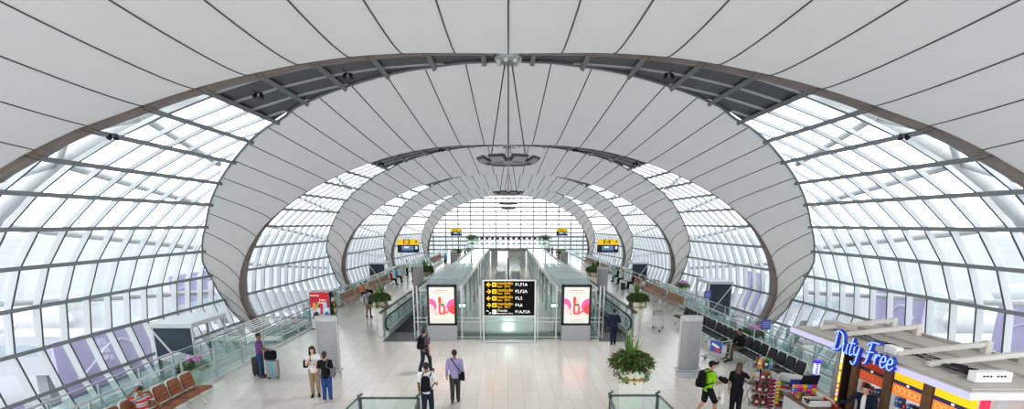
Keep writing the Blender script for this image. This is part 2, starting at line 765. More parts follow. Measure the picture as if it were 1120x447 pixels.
# ------------------------------------------------------------------ people
def remeshed(mb, name, mt, parent, voxel, smooth_it=4):
    me = mb.mesh(name, mt, True)
    t = bpy.data.objects.new(name, me)
    COL.objects.link(t)
    r = t.modifiers.new('r', 'REMESH')
    r.mode = 'VOXEL'
    r.voxel_size = voxel
    r.use_smooth_shade = True
    s = t.modifiers.new('s', 'SMOOTH')
    s.factor = .5
    s.iterations = smooth_it
    dg = bpy.context.evaluated_depsgraph_get()
    me2 = bpy.data.meshes.new_from_object(t.evaluated_get(dg))
    bpy.data.objects.remove(t)
    bpy.data.meshes.remove(me)
    me2.materials.clear()
    me2.materials.append(mt)
    for p in me2.polygons:
        p.use_smooth = True
    o = bpy.data.objects.new(name, me2)
    COL.objects.link(o)
    o.parent = parent
    return o


def V(*a):
    return Vector(a)


def lerp(a, b, t):
    return a + (b - a) * t


def joints(kind='stand', height=1.7, stride=0.0, lean=0.0, armL=None, armR=None, turn=0.0, nod=0.0, female=False, knee_h=None):
    """local frame: faces +Y, left hand side is -X"""
    k = height / 1.75
    sw = (.165 if female else .19)
    hw = .085
    J = {}
    if kind == 'stand':
        pel = V(0, 0, .93)
        J['hipL'], J['hipR'] = pel + V(-hw, 0, -.02), pel + V(hw, 0, -.02)
        for sd, sg in (('L', -1), ('R', 1)):
            st = stride * sg
            hip = J['hip' + sd]
            if abs(stride) < .05:
                J['knee' + sd] = V(sg * .09, .02, .50)
                J['ank' + sd] = V(sg * .095, -.02, .09)
                J['toe' + sd] = V(sg * .12, .14, .035)
            elif st > 0:      # leading leg
                J['knee' + sd] = V(sg * .085, st * .62 + .05, .51)
                J['ank' + sd] = V(sg * .085, st, .09)
                J['toe' + sd] = V(sg * .10, st + .16, .035)
            else:             # trailing, heel up
                J['knee' + sd] = V(sg * .085, st * .28 + .04, .50)
                J['ank' + sd] = V(sg * .085, st - .02, .15)
                J['toe' + sd] = V(sg * .10, st + .12, .035)
    else:
        pel = V(0, 0, .56)
        J['hipL'], J['hipR'] = pel + V(-hw, .02, -.01), pel + V(hw, .02, -.01)
        for sd, sg in (('L', -1), ('R', 1)):
            J['knee' + sd] = V(sg * .13, .44, .52)
            J['ank' + sd] = V(sg * .13, .46 + .04 * sg, .09)
            J['toe' + sd] = V(sg * .15, .62 + .04 * sg, .035)
    J['pel'] = pel
    ly = math.sin(lean)
    lz = math.cos(lean)
    J['waist'] = pel + V(0, ly * .17, lz * .17)
    J['chest'] = pel + V(0, ly * .37, lz * .37)
    J['neck'] = pel + V(0, ly * .53, lz * .53)
    J['head'] = J['neck'] + V(math.sin(turn) * .015, ly * .08 + .015 + nod * .06, .155 - nod * .02)
    for sd, sg in (('L', -1), ('R', 1)):
        J['sho' + sd] = pel + V(sg * sw, ly * .46, lz * .465)
        a = armL if sd == 'L' else armR
        if a is None:
            sway = -stride * sg * .45
            el = J['sho' + sd] + V(sg * .05, sway * .45 - .01, -.285)
            wr = el + V(sg * .02, sway * .6 + .06, -.25)
        else:
            el, wr = V(*a[0]), V(*a[1])
            # keep bone lengths
            el = J['sho' + sd] + (el - J['sho' + sd]).normalized() * .29
            wr = el + (wr - el).normalized() * .255
        J['elb' + sd], J['wri' + sd] = el, wr
    for q in J:
        J[q] = J[q] * k
    J['k'] = k
    J['turn'], J['nod'] = turn, nod
    return J


def person(label, loc, rotz, J, skin, shirt, trousers, shoe, hair='short', hairm=None, sleeve='short', shorts=False, near=True, group=None, cap=None,
           jacket=None, female=False, skirt=None):
    k = J['k']
    root = thing('person', label, 'person', loc, rotz, group)
    vx = .0105 if near else .022
    b = MB()
    H = lambda *bl: b.hull(bl)
    k1 = lambda *v: tuple(x * k for x in v)
    fem = .9 if female else 1.0
    H((J['pel'], k1(.15, .10, .10)), (J['waist'], k1(.13 * fem, .09, .08)))
    H((J['waist'], k1(.13 * fem, .09, .08)), (J['chest'], k1(.155 * fem, .10, .12)))
    H((J['chest'] + V(0, 0, .05 * k), k1(.15 * fem, .085, .08)), (J['shoL'], .05 * k), (J['shoR'], .05 * k))
    H((J['neck'] - V(0, 0, .04), k1(.058, .058, .05)), (J['neck'] + V(0, .01, .07 * k), k1(.05, .053, .04)))
    hd = J['head']
    ct, st_ = math.cos(J['turn']), math.sin(J['turn'])
    fw = V(-st_, ct, -J['nod'] * .5)
    rt = V(ct, st_, 0)
    H((hd + V(0, 0, .025 * k) - fw * .012, k1(.077, .092, .095)), (hd + fw * .035 * k - V(0, 0, .055 * k), k1(.052, .05, .05)))
    H((hd + fw * .088 * k - V(0, 0, .0 * k), .011 * k), (hd + fw * .106 * k - V(0, 0, .022 * k), .013 * k))
    for sg in (-1, 1):
        H((hd + rt * sg * .078 * k - fw * .01, k1(.012, .022, .032)), (hd + rt * sg * .083 * k - fw * .015 - V(0, 0, .02 * k), .009 * k))
    for sd, sg in (('L', -1), ('R', 1)):
        kl = 1.0 if shorts else .80
        H((J['hip' + sd], .088 * k * kl), (J['knee' + sd], .058 * k * kl))
        mid = lerp(J['knee' + sd], J['ank' + sd], .3) - V(0, .012, 0)
        H((J['knee' + sd], .056 * k * kl), (mid, .056 * k * kl))
        H((mid, .056 * k * kl), (J['ank' + sd], .037 * k))
        H((J['ank' + sd] - V(0, .02, .03 * k), .04 * k), (J['toe' + sd], k1(.042, .05, .03)))
        H((J['sho' + sd], .052 * k), (J['elb' + sd], .04 * k))
        H((J['elb' + sd], .04 * k), (J['wri' + sd], .027 * k))
        # hand
        d = (J['wri' + sd] - J['elb' + sd]).normalized()
        side = d.cross(V(0, 0, 1) if abs(d.z) < .8 else V(1, 0, 0)).normalized()
        nrm = side.cross(d).normalized()
        W = J['wri' + sd]
        pc = W + d * .055 * k
        H((W, .024 * k), (pc + side * .022 * k, .016 * k), (pc - side * .022 * k, .016 * k), (pc + d * .03 * k + side * .024 * k, .013 * k), (pc + d * .03 * k - side * .024 * k, .013 * k))
        if near:
            for fi, (off, ln) in enumerate(((-.028, .062), (-.010, .074), (.010, .070), (.028, .054))):
                a0 = pc + d * .035 * k + side * off * k
                a1 = a0 + (d * .8 + nrm * .35 + side * off * 3).normalized() * ln * .55 * k
                a2 = a1 + (d * .45 + nrm * .8).normalized() * ln * .5 * k
                H((a0, .0098 * k), (a1, .0092 * k))
                H((a1, .0092 * k), (a2, .0082 * k))
            t0 = pc - side * .025 * k * sg
            t1 = t0 + (d * .5 - side * sg * .8 + nrm * .3).normalized() * .035 * k
            t2 = t1 + (d * .85 - side * sg * .2 + nrm * .4).normalized() * .03 * k
            H((t0, .0115 * k), (t1, .0105 * k))
            H((t1, .0105 * k), (t2, .009 * k))
    remeshed(b, 'body', skin, root, vx, 2)

    # garments
    def infl(mb, c, r):
        return (c, tuple(x * k for x in r) if isinstance(r, tuple) else r * k)
    s = MB()
    drop = J['pel'] + V(0, 0, -.06 * k)
    s.hull([infl(s, drop, (.175, .125, .06)), infl(s, J['waist'], (.155 * fem, .115, .08))])
    s.hull([infl(s, J['waist'], (.155 * fem, .115, .08)), infl(s, J['chest'], (.18 * fem, .125, .12))])
    s.hull([infl(s, J['chest'] + V(0, 0, .05 * k), (.175 * fem, .11, .08)), infl(s, J['shoL'], .067), infl(s, J['shoR'], .067), infl(s, J['neck'] - V(0, 0, .045 * k), (.075, .075, .03))])
    if female:
        s.hull([infl(s, J['chest'] + V(-.07 * k, .085 * k, 0), .065), infl(s, J['chest'] + V(.07 * k, .085 * k, 0), .065)])
    for sd in 'LR':
        end = J['elb' + sd] if sleeve == 'long' else lerp(J['sho' + sd], J['elb' + sd], .72)
        if sleeve == 'none':
            end = lerp(J['sho' + sd], J['elb' + sd], .12)
        s.hull([infl(s, J['sho' + sd], .068), infl(s, end, .056)])
        if sleeve == 'long':
            s.hull([infl(s, J['elb' + sd], .056), infl(s, lerp(J['elb' + sd], J['wri' + sd], .94), .043)])
    so = remeshed(s, 'jacket' if jacket else 'shirt', shirt, root, .016 if near else .024, 3)
    t = MB()
    t.hull([infl(t, J['pel'] + V(0, 0, .02 * k), (.165, .118, .07)), infl(t, J['hipL'], .10), infl(t, J['hipR'], .10)])
    for sd in 'LR':
        if shorts:
            e = lerp(J['hip' + sd], J['knee' + sd], .93)
            t.hull([infl(t, J['hip' + sd], .105), infl(t, e, .088)])
        elif skirt:
            pass
        else:
            t.hull([infl(t, J['hip' + sd], .103), infl(t, J['knee' + sd], .079)])
            t.hull([infl(t, J['knee' + sd], .079), infl(t, lerp(J['knee' + sd], J['ank' + sd], .92), .064)])
    remeshed(t, 'shorts' if shorts else 'trousers', trousers, root, .016 if near else .024, 3)
    for sd in 'LR':
        f = MB()
        f.hull([infl(f, J['ank' + sd] - V(0, .025 * k, .035 * k), .047), infl(f, J['toe' + sd], (.046, .06, .035)), infl(f, J['ank' + sd] + V(0, .05 * k, -.02 * k), .042)])
        f.build('shoe', shoe, root, True)
    hm = hairm or M_HAIR
    h = MB()
    up = V(0, 0, 1)
    h.hull([infl(h, hd + up * .05 * k - fw * .016, (.088, .10, .085)), infl(h, hd + up * .0 - fw * .05 * k, (.075, .05, .07))])
    if hair == 'bob':
        for sg in (-1, 1):
            h.hull([infl(h, hd + rt * sg * .07 * k - fw * .02 + up * .03, (.035, .07, .06)), infl(h, hd + rt * sg * .08 * k - fw * .01 - up * .12 * k, (.035, .055, .05))])
        h.hull([infl(h, hd - fw * .06 * k, (.085, .05, .08)), infl(h, hd - fw * .055 * k - up * .13 * k, (.085, .045, .05))])
    if hair == 'long':
        h.hull([infl(h, hd - fw * .055 * k, (.09, .055, .08)), infl(h, hd - fw * .09 * k - up * .20 * k, (.105, .05, .06))])
        h.hull([infl(h, hd - fw * .09 * k - up * .20 * k, (.105, .05, .06)), infl(h, hd - fw * .10 * k - up * .34 * k, (.06, .035, .06))])
    if hair == 'bun':
        h.hull([infl(h, hd - fw * .1 * k - up * .02, .05), infl(h, hd - fw * .085 * k - up * .09 * k, .035)])
    remeshed(h, 'hair', hm, root, .013 if near else .022, 2)
    if near:
        for sg in (-1, 1):
            e = MB()
            e.ell(hd + fw * .083 * k + rt * sg * .031 * k + up * .012 * k, (.010 * k, .006 * k, .005 * k), 8, 6)
            e.mi = 1
            e.hull([(hd + fw * .088 * k + rt * sg * .018 * k + up * .032 * k, .0035 * k), (hd + fw * .082 * k + rt * sg * .042 * k + up * .034 * k, .003 * k)])
            e.build('eye', [M_BLACK, M_HAIR], root, True)
        mo = MB()
        mo.hull([(hd + fw * .084 * k - rt * .018 * k - up * .058 * k, .005 * k), (hd + fw * .084 * k + rt * .018 * k - up * .058 * k, .005 * k), (hd + fw * .09 * k - up * .058 * k, .007 * k)])
        mo.build('mouth', mat('lip_red', (.34, .12, .10), .5), root, True)
    if cap:
        c = MB()
        c.hull([infl(c, hd + up * .065 * k - fw * .01, (.09, .103, .075)), infl(c, hd + up * .045 * k - fw * .01, (.092, .105, .04))])
        c.hull([infl(c, hd + up * .045 * k + fw * .09, (.07, .02, .01)), infl(c, hd + up * .03 * k + fw * .165, (.055, .02, .008))])
        c.build('cap', cap, root, True)
    return root


def backpack(label, J, loc, rotz, m, tilt=0.0, size=1.0):
    k = J['k']
    t = thing('backpack', label, 'backpack', loc, rotz)
    c = (J['chest'] + J['waist']) / 2 + V(0, -.235 * k, .02)
    b = MB()
    b.hull([(c + V(0, 0, .15 * size), (.13 * size, .07 * size, .08)), (c + V(0, -.02, -.15 * size), (.155 * size, .09 * size, .08))])
    o = remeshed(b, 'pack', m, t, .02, 2)
    p = MB()
    p.hull([(c + V(0, -.10 * size, -.02), (.10, .03, .03)), (c + V(0, -.11 * size, -.16 * size), (.115, .035, .05))])
    p.build('front_pocket', m, t, True)
    for sg, sd in ((-1, 'L'), (1, 'R')):
        s_ = MB()
        sh = J['sho' + sd]
        sx = sg * .11 * k
        s_.tube([c + V(sx, .05, .2), V(sx, sh.y - .03, sh.z + .085), V(sx, sh.y + .09, sh.z + .02), V(sx * 1.2, J['chest'].y + .14, J['chest'].z - .04), V(sx * 1.5, J['waist'].y + .06, J['waist'].z + .05), c + V(sx * 1.1, .05, -.17)], .018, 6)
        s_.build('strap', m, t, True)
    return t


def shoulder_bag(label, J, loc, rotz, m, side=1, drop=.0, size=(.30, .12, .22), cross=True):
    k = J['k']
    t = thing('shoulder_bag', label, 'bag', loc, rotz)
    c = J['pel'] + V(side * .235 * k, -.03, .02 - drop)
    b = MB()
    b.hull([(c + V(0, -size[0] / 2 + .05, size[2] / 2 - .03), (size[1] / 2, .04, .03)), (c + V(0, size[0] / 2 - .05, size[2] / 2 - .03), (size[1] / 2, .04, .03)),
            (c + V(0, -size[0] / 2 + .04, -size[2] / 2), (size[1] / 2 + .01, .05, .04)), (c + V(0, size[0] / 2 - .04, -size[2] / 2), (size[1] / 2 + .01, .05, .04))])
    b.build('bag_body', m, t, True)
    s = MB()
    far = 'L' if (side > 0) == cross else 'R'
    sh = J['sho' + far]
    top = V(sh.x * .6, sh.y, sh.z + .09)
    top = V(sh.x * .55, sh.y, J['neck'].z + .01)
    s.tube([c + V(-.01 * side, -.12, .1), V(J['chest'].x + side * .05, J['chest'].y - .15, J['chest'].z - .05), top + V(0, -.06, 0), top + V(0, .06, 0), V(J['chest'].x + side * .05, J['chest'].y + .16, J['chest'].z - .05), c + V(-.01 * side, .12, .1)], .014, 6)
    s.build('strap', m, t, True)
    return t


Z = lambda p: (p.x, p.y, 0.0)
C_PURPLE = cloth('purple_check_shirt', (.15, .075, .20))
C_JEANS = cloth('blue_jeans', (.045, .085, .17))
C_DJEANS = cloth('dark_jeans', (.025, .035, .06))
C_WHITE = cloth('white_shirt', (.68, .67, .67), .05)
C_KHAKI = cloth('khaki_trousers', (.33, .25, .165))
C_BLACK = cloth('black_cloth', (.014, .014, .016), .2)
C_BJEAN = cloth('bright_blue_jeans', (.035, .075, .22))
C_GSHIRT = cloth('grey_mauve_shirt', (.14, .115, .15))
C_LAV = cloth('lavender_shirt', (.30, .27, .42), .06)
C_GTROU = cloth('charcoal_trousers', (.055, .055, .058))
C_NAVY = cloth('navy_suit', (.018, .024, .05))
C_GREEN = cloth('lime_green_shirt', (.24, .52, .02), .08)
C_OLIVE = cloth('olive_trousers', (.15, .12, .075))
C_GREY = cloth('grey_shirt', (.33, .34, .36), .08)
C_ORANGE = cloth('orange_shirt', (.70, .27, .10), .08)
C_RED = cloth('red_shirt', (.55, .05, .04))
C_BLUE = cloth('blue_shirt', (.05, .25, .55))
C_BAG = cloth('black_nylon', (.012, .012, .014), .3)


def stripe_mat():
    m = bpy.data.materials.new('striped_polo')
    m.use_nodes = True
    nt = m.node_tree
    b = nt.nodes['Principled BSDF']
    tc = nt.nodes.new('ShaderNodeTexCoord')
    sp = nt.nodes.new('ShaderNodeSeparateXYZ')
    mt = nt.nodes.new('ShaderNodeMath')
    mt.operation = 'MULTIPLY'
    mt.inputs[1].default_value = 5.6
    fr = nt.nodes.new('ShaderNodeMath')
    fr.operation = 'FRACT'
    rp = nt.nodes.new('ShaderNodeValToRGB')
    rp.color_ramp.interpolation = 'CONSTANT'
    e = rp.color_ramp.elements
    e[0].color = (.50, .04, .05, 1)
    e[1].position = .42
    e[1].color = (.42, .40, .41, 1)
    x = e.new(.66)
    x.color = (.20, .19, .20, 1)
    x = e.new(.86)
    x.color = (.62, .6, .6, 1)
    nt.links.new(tc.outputs['Object'], sp.inputs[0])
    nt.links.new(sp.outputs['Z'], mt.inputs[0])
    nt.links.new(mt.outputs[0], fr.inputs[0])
    nt.links.new(fr.outputs[0], rp.inputs['Fac'])
    nt.links.new(rp.outputs['Color'], b.inputs['Base Color'])
    b.inputs['Roughness'].default_value = .85
    return m


# man in purple with suitcases, in profile facing right
p = (-9.05, 17.7, 0)
J = joints(height=1.66, armR=((.17, .14, 1.12), (.12, .40, .98)), armL=((-.2, .08, 1.1), (-.14, .36, .98)), nod=.25)
person('man in a purple checked shirt and blue jeans standing beside suitcases', p, rad(-80), J, M_SKIN2, C_PURPLE, C_JEANS, M_BSHOE)

# two women talking
p = (-6.28, 15.6, 0)
J = joints(height=1.70, female=True, armR=((.20, .10, 1.18), (.06, .26, 1.42)), armL=((-.22, .10, 1.15), (.02, .22, 1.16)), turn=rad(12), nod=.1)
person('woman in a white blouse and khaki trousers touching her chin', p, rad(196), J, M_SKIN3, C_WHITE, C_KHAKI, M_SHOE, 'bob', female=True)
shoulder_bag('black handbag on the arm of the woman in the white blouse', J, p, rad(196), C_BAG, 1, -.22, (.30, .14, .20), cross=False)
p = (-5.70, 15.05, 0)
J = joints(height=1.66, female=True, armL=((-.24, .05, 1.16), (-.12, .22, 1.2)))
person('woman in a black top and blue jeans with her back turned', p, rad(12), J, M_SKIN3, C_BLACK, C_BJEAN, mat('beige_shoe', (.45, .36, .28), .5), 'bun', female=True)
shoulder_bag('grey handbag at the hip of the woman in the black top', J, p, rad(12), cloth('grey_leather', (.16, .155, .15)), 1, -.1, (.30, .13, .24), cross=False)

# travellers walking away
p = (-3.14, 18.3, 0)
J = joints(height=1.70, stride=.24)
person('man in a grey shirt and dark jeans striding away near the left light box', p, rad(-25), J, M_SKIN, C_GSHIRT, C_DJEANS, M_SHOE)
backpack('black backpack on the man near the left light box', J, p, rad(-25), C_BAG, size=1.05)
p = (-2.30, 13.5, 0)
J = joints(height=1.74, stride=.14, armR=((.27, -.02, 1.20), (.20, .04, 1.46)))
person('man in a white shirt and navy trousers walking away with a raised arm', p, rad(-6), J, M_SKIN2, C_WHITE, cloth('navy_trousers', (.022, .03, .05)), M_SHOE)
t = backpack('black backpack slung behind the man in the white shirt', J, (p[0] + .05, p[1] - .01, -.03), rad(-10), C_BAG)
p = (-1.66, 14.95, 0)
J = joints(height=1.74, stride=.12, lean=.02)
person('man in a lavender shirt and charcoal trousers walking away', p, rad(4), J, M_SKIN2, C_LAV, C_GTROU, M_SHOE, sleeve='long')
shoulder_bag('dark crossbody bag on the man in the lavender shirt', J, p, rad(4), C_BAG, 1, .02, (.28, .13, .22))
p = (4.86, 22.7, 0)
J = joints(height=1.72, stride=.10, armR=((.26, .02, 1.18), (.22, .26, 1.1)))
person('man in a navy suit walking away towards the right moving walkway', p, rad(-4), J, M_SKIN2, C_NAVY, C_NAVY, M_SHOE, sleeve='long', jacket=True)

# lime shirt tourist
p = (5.72, 13.72, 0)
J = joints(height=1.72, stride=.26, lean=.06, armR=((.20, .10, 1.13), (.12, .36, 1.10)), armL=((-.2, .1, 1.13), (-.1, .36, 1.06)), nod=.3)
person('man in a lime green shirt, black cap and shorts walking right', p, rad(-80), J, M_SKIN, C_GREEN, C_BLACK, mat('grey_sandal', (.2, .18, .16), .6), cap=C_BLACK, shorts=True)
backpack('black backpack on the man in the lime green shirt', J, p, rad(-80), C_BAG, size=1.15)
t = thing('shopping_bag', 'white plastic bag hanging from the hand of the man in lime green', 'bag', (p[0] + .36, p[1] - .09, 0), rad(-80))
b = MB()
b.hull([((0, 0, .80), (.11, .05, .03)), ((0, 0, .52), (.15, .07, .06))])
b.build('bag_body', mat('thin_white_plastic', (.75, .74, .72), .4, noise=.08, nscale=12), t, True)
b = MB()
b.tube([(-.09, 0, .82), (-.04, 0, .93), (.04, 0, .93), (.09, 0, .82)], .01, 6)
b.build('handle', MATS['thin_white_plastic'], t)
b = MB()
b.ell((.06, -.075, .66), (.05, .01, .03), 8, 6)
b.build('printed_mark', mat('print_red', (.6, .05, .05), .5), t)
t = thing('rolled_jacket', 'black and white jacket bundled in the arms of the man in lime green', 'jacket', (p[0] + .40, p[1] + .02, 0), rad(-80))
b = MB()
b.hull([((-.08, 0, 1.16), (.09, .07, .07)), ((.1, .03, 1.12), (.08, .07, .06))])
b.mi = 1
b.hull([((.02, .05, 1.19), (.05, .045, .04)), ((.12, .06, 1.17), (.05, .04, .04))])
b.build('folded_cloth', [C_BLACK, C_WHITE], t, True)

# woman in black at the spinner rack
p = (6.52, 13.65, 0)
J = joints(height=1.70, female=True, armR=((.28, .22, 1.24), (.36, .45, 1.28)), nod=.1)
person('woman in black with long brown hair reaching for the snack rack', p, rad(-30), J, M_SKIN3, C_BLACK, C_BLACK, M_SHOE, 'long', M_HAIRB, female=True)
backpack('black backpack on the long haired woman by the snack rack', J, p, rad(-30), C_BAG, size=.95)

# man sitting with a trolley
p = (9.55, 20.05, 0)
J = joints('sit', 1.72, lean=.16, armL=((-.22, .10, .86), (-.10, .34, .74)), armR=((.24, .1, .86), (.12, .34, .74)), nod=.25)
person('man in a black pullover and olive trousers sitting on black seats', p, rad(92), J, M_SKIN2, C_BLACK, C_OLIVE, M_SHOE, sleeve='long')

# man in striped shirt, hand at head
p = (-9.72, 12.62, 0)
J = joints('sit', 1.70, lean=-.05, armR=((.36, -.02, 1.16), (.10, .0, 1.33)), armL=((-.30, .08, .86), (-.2, .3, .76)), turn=rad(-25))
SM = stripe_mat()
person('man in a red and grey striped polo sitting with hand on head', p, rad(-92), J, M_SKIN2, SM, C_DJEANS, M_SHOE)

# shop clerk
p = (8.82, 11.75, 0)
J = joints(height=1.72, lean=.12, armR=((.34, .16, 1.18), (.55, .34, 1.12)), armL=((-.24, .12, 1.1), (-.16, .38, 1.06)), nod=.7)
person('shop clerk in a dark jacket over a white shirt leaning over the counter', p, rad(128), J, M_SKIN3, C_NAVY, C_BLACK, M_SHOE, sleeve='long', jacket=True)
cl = [o for o in bpy.data.objects if o.get('label', '').startswith('shop clerk')][0]
b = MB()
for dz in (0,):
    c = J['chest']
    b.hull([(J['neck'] + V(0, .05, -.05), (.05, .035, .03)), (c + V(0, .135, 0), (.05, .02, .06)), (J['waist'] + V(0, .12, 0), (.05, .02, .05)), (J['pel'] + V(0, .125, .0), (.05, .02, .03))])
b.build('shirt_front', C_WHITE, cl, True)

# man with the black shoulder bag by the left planter
p = (-8.34, 29.6, 0)
J = joints(height=1.75, stride=.1)
person('man in a grey shirt and khaki shorts standing beyond the drinks display', p, rad(-8), J, M_SKIN2, C_GREY, C_KHAKI, M_SHOE, shorts=True)
shoulder_bag('large black bag on the man in khaki shorts', J, p, rad(-8), C_BAG, 1, -.12, (.55, .2, .32))


# far people: (label, x, y, rot, kind, shirt, trousers, hair, extra)
def far(label, x, y, rot, kind, shirt, trou, hair='short', skin=M_SKIN, sleeve='short', female=False, **kw):
    J = joints(kind, 1.68, stride=kw.get('stride', 0), female=female)
    return person(label, (x, y, 0), rad(rot), J, skin, shirt, trou, M_SHOE, hair, None, sleeve, near=False, female=female)


far('man in a dark shirt standing beyond the planter on the left gallery', -7.75, 50.5, 20, 'stand', C_GSHIRT, C_BLACK)
far('woman in black walking in front of the dark-shirted man on the left gallery', -6.9, 46.0, -60, 'stand', C_BLACK, C_BLACK, 'long', stride=.2, female=True)
far('man in an orange top sitting on the near end of the left bench', -10.75, 36.6, -90, 'sit', C_ORANGE, C_DJEANS)
far('woman in a peach top sitting beside the man in orange', -10.75, 37.9, -90, 'sit', cloth('peach_top', (.75, .42, .28)), C_BLACK, 'bun', M_SKIN3, female=True)
far('woman in a red top sitting at the far end of the left bench', -10.75, 46.2, -90, 'sit', C_RED, C_BLACK, 'long', M_SKIN3, female=True)
far('man in a blue shirt sitting beyond the woman in red', -10.75, 48.4, -90, 'sit', C_BLUE, C_DJEANS)
far('woman in a black top and pink skirt standing near the woman in red', -9.2, 48.8, 60, 'stand', C_BLACK, cloth('pink_skirt', (.6, .12, .25)), 'long', M_SKIN3, female=True)
far('person in a white shirt standing against the left railing behind the seated group', -10.9, 54.5, 120, 'stand', C_WHITE, C_BLACK)
far('man in a bright blue shirt standing past the second grey column on the left', -8.3, 67.0, 10, 'stand', mat('sky_blue_shirt', (.03, .35, .65), .8), C_BLACK)
far('person in white sitting on the walkway-side bench of the left gallery, nearest of three', -5.6, 66.0, 90, 'sit', C_WHITE, C_BLACK)
far('person in black sitting on the walkway-side bench of the left gallery, middle of three', -5.6, 68.5, 90, 'sit', C_BLACK, C_DJEANS, 'long')
far('person in grey sitting on the walkway-side bench of the left gallery, farthest of three', -5.6, 71.0, 90, 'sit', C_GREY, C_BLACK)
far('person in black standing at the far end of the left gallery', -6.4, 86.0, 0, 'stand', C_BLACK, C_BLACK)
far('person in a white top standing at the far end of the left gallery', -7.4, 87.0, 0, 'stand', C_WHITE, C_DJEANS)
far('person in dark clothes standing beside the far left planter', -8.2, 84.0, 180, 'stand', C_GTROU, C_BLACK)
far('man in dark clothes sitting on the far right bench by his black bag', 10.6, 48.8, 95, 'sit', C_BLACK, C_DJEANS)
far('person in a grey jacket sitting next to the man in dark clothes on the right', 10.6, 46.6, 95, 'sit', C_GREY, C_BLACK, sleeve='long')
far('person in black sitting on the tan bench above the black suitcase', 10.75, 43.3, 90, 'sit', C_BLACK, C_BLACK)
far('person in a white top with dark hair sitting between the right tan benches', 10.75, 39.9, 90, 'sit', C_WHITE, C_KHAKI, 'bob', M_SKIN3, female=True)
far('man in an olive jacket standing by the second grey column on the right', 6.1, 62.5, 170, 'stand', C_OLIVE, C_BLACK, sleeve='long')
far('person in pink standing at the far end of the right gallery', 7.4, 86.0, 0, 'stand', cloth('pink_top', (.62, .2, .35)), C_BLACK, 'long', female=True)
far('person in black sitting at the dark end of the far right bench row', 10.6, 60.0, 90, 'sit', C_BLACK, C_BLACK)
far('person in dark clothes walking in the glass corridor beside the far pillar', -2.0, 74.0, 0, 'stand', C_BLACK, C_GTROU, stride=.2)

# ------------------------------------------------------------------ benches
def bench(label, loc, rotz, n, pitch, mseat, frame, group, channel=False, tall=.44):
    """beam seating; local: faces +Y, seats run along X from 0"""
    t = thing('bench_seat', label, 'bench', loc, rotz, group)
    for i in range(n):
        x = i * pitch
        b = MB()
        b.box((x, .05, .44), (.54, .50, .07), bev=.025)
        if channel:
            b.box((x, .05, .478), (.50, .42, .012))
        b.build('seat', mseat, t, True)
        b = MB()
        rot = Matrix.Rotation(rad(14), 3, 'X')
        pr = []
        h = tall
        for a, z in ((-.25, 0), (.25, 0), (.255, h * .6), (.225, h * .92), (.18, h), (-.18, h), (-.225, h * .92), (-.255, h * .6)):
            pr.append(rot @ V(a, 0, z) + V(x, -.22, .50))
        b.prism(pr, .06, rot @ V(0, -1, 0))
        if channel:
            for zz in (.14, .27):
                b.mi = 1
                b.box(V(x, -.22, .50) + rot @ V(0, .004, zz), (.47, .012, .012), rot)
        b.build('backrest', [mseat, mat('seam_dark_brown', (.10, .04, .02), .7)] if channel else mseat, t)
        b = MB()
        q = [rot @ V(a, -.075, z) + V(x, -.22, .50) for a, z in ((-.275, -.06), (-.275, h * .62), (-.24, h * .97), (-.18, h * 1.04), (.18, h * 1.04), (.24, h * .97), (.275, h * .62), (.275, -.06))]
        b.tube(q, .027, 6)
        b.tube([q[0], V(x - .275, .0, .39), V(x - .275, .28, .39), V(x + .275, .28, .39), V(x + .275, 0, .39), q[-1]], .018, 6)
        b.build('seat_frame', frame, t, True)
    b = MB()
    b.beam((-.25, 0, .35), ((n - 1) * pitch + .25, 0, .35), .07, .06)
    b.build('beam', frame, t)
    for x in ([.1, (n - 1) * pitch - .1] if n < 5 else [.15, (n - 1) * pitch / 2, (n - 1) * pitch - .15]):
        b = MB()
        b.tube([(x, .32, .03), (x, .02, .34)], .024, 8)
        b.tube([(x, -.30, .03), (x, -.02, .34)], .024, 8)
        b.tube([(x, .34, .025), (x, .22, .025)], .03, 8)
        b.tube([(x, -.32, .025), (x, -.2, .025)], .03, 8)
        b.build('leg', frame, t, True)
    return t


# black seats on the right, facing -X : rotz=+90 -> local +Y -> -X, local +X -> +Y
M_FRM = mat('silver_frame', (.62, .63, .62), .35, .2)
y = 16.5
PIT = .627
names = ['nearest the duty free shop', 'second from the duty free shop', 'third from the duty free shop', 'fourth from the duty free shop', 'farthest from the duty free shop']
for i, n in enumerate((4, 4, 4, 4, 3)):
    bench('row of black padded seats in silver frames, %s' % names[i], (9.65, y, 0), PI / 2, n, PIT - .015, M_BLKLEA, M_FRM, 'black seats along the right railing')
    y += PIT * n

# brown seats on the left (near), facing +X : rotz=-90 -> local +X -> -Y
bench('row of brown channelled seats by the left railing in front', (-9.75, 15.05, 0), -PI / 2, 6, .61, M_BRNLEA, M_FRM, 'brown seats on the left gallery', True, .46)
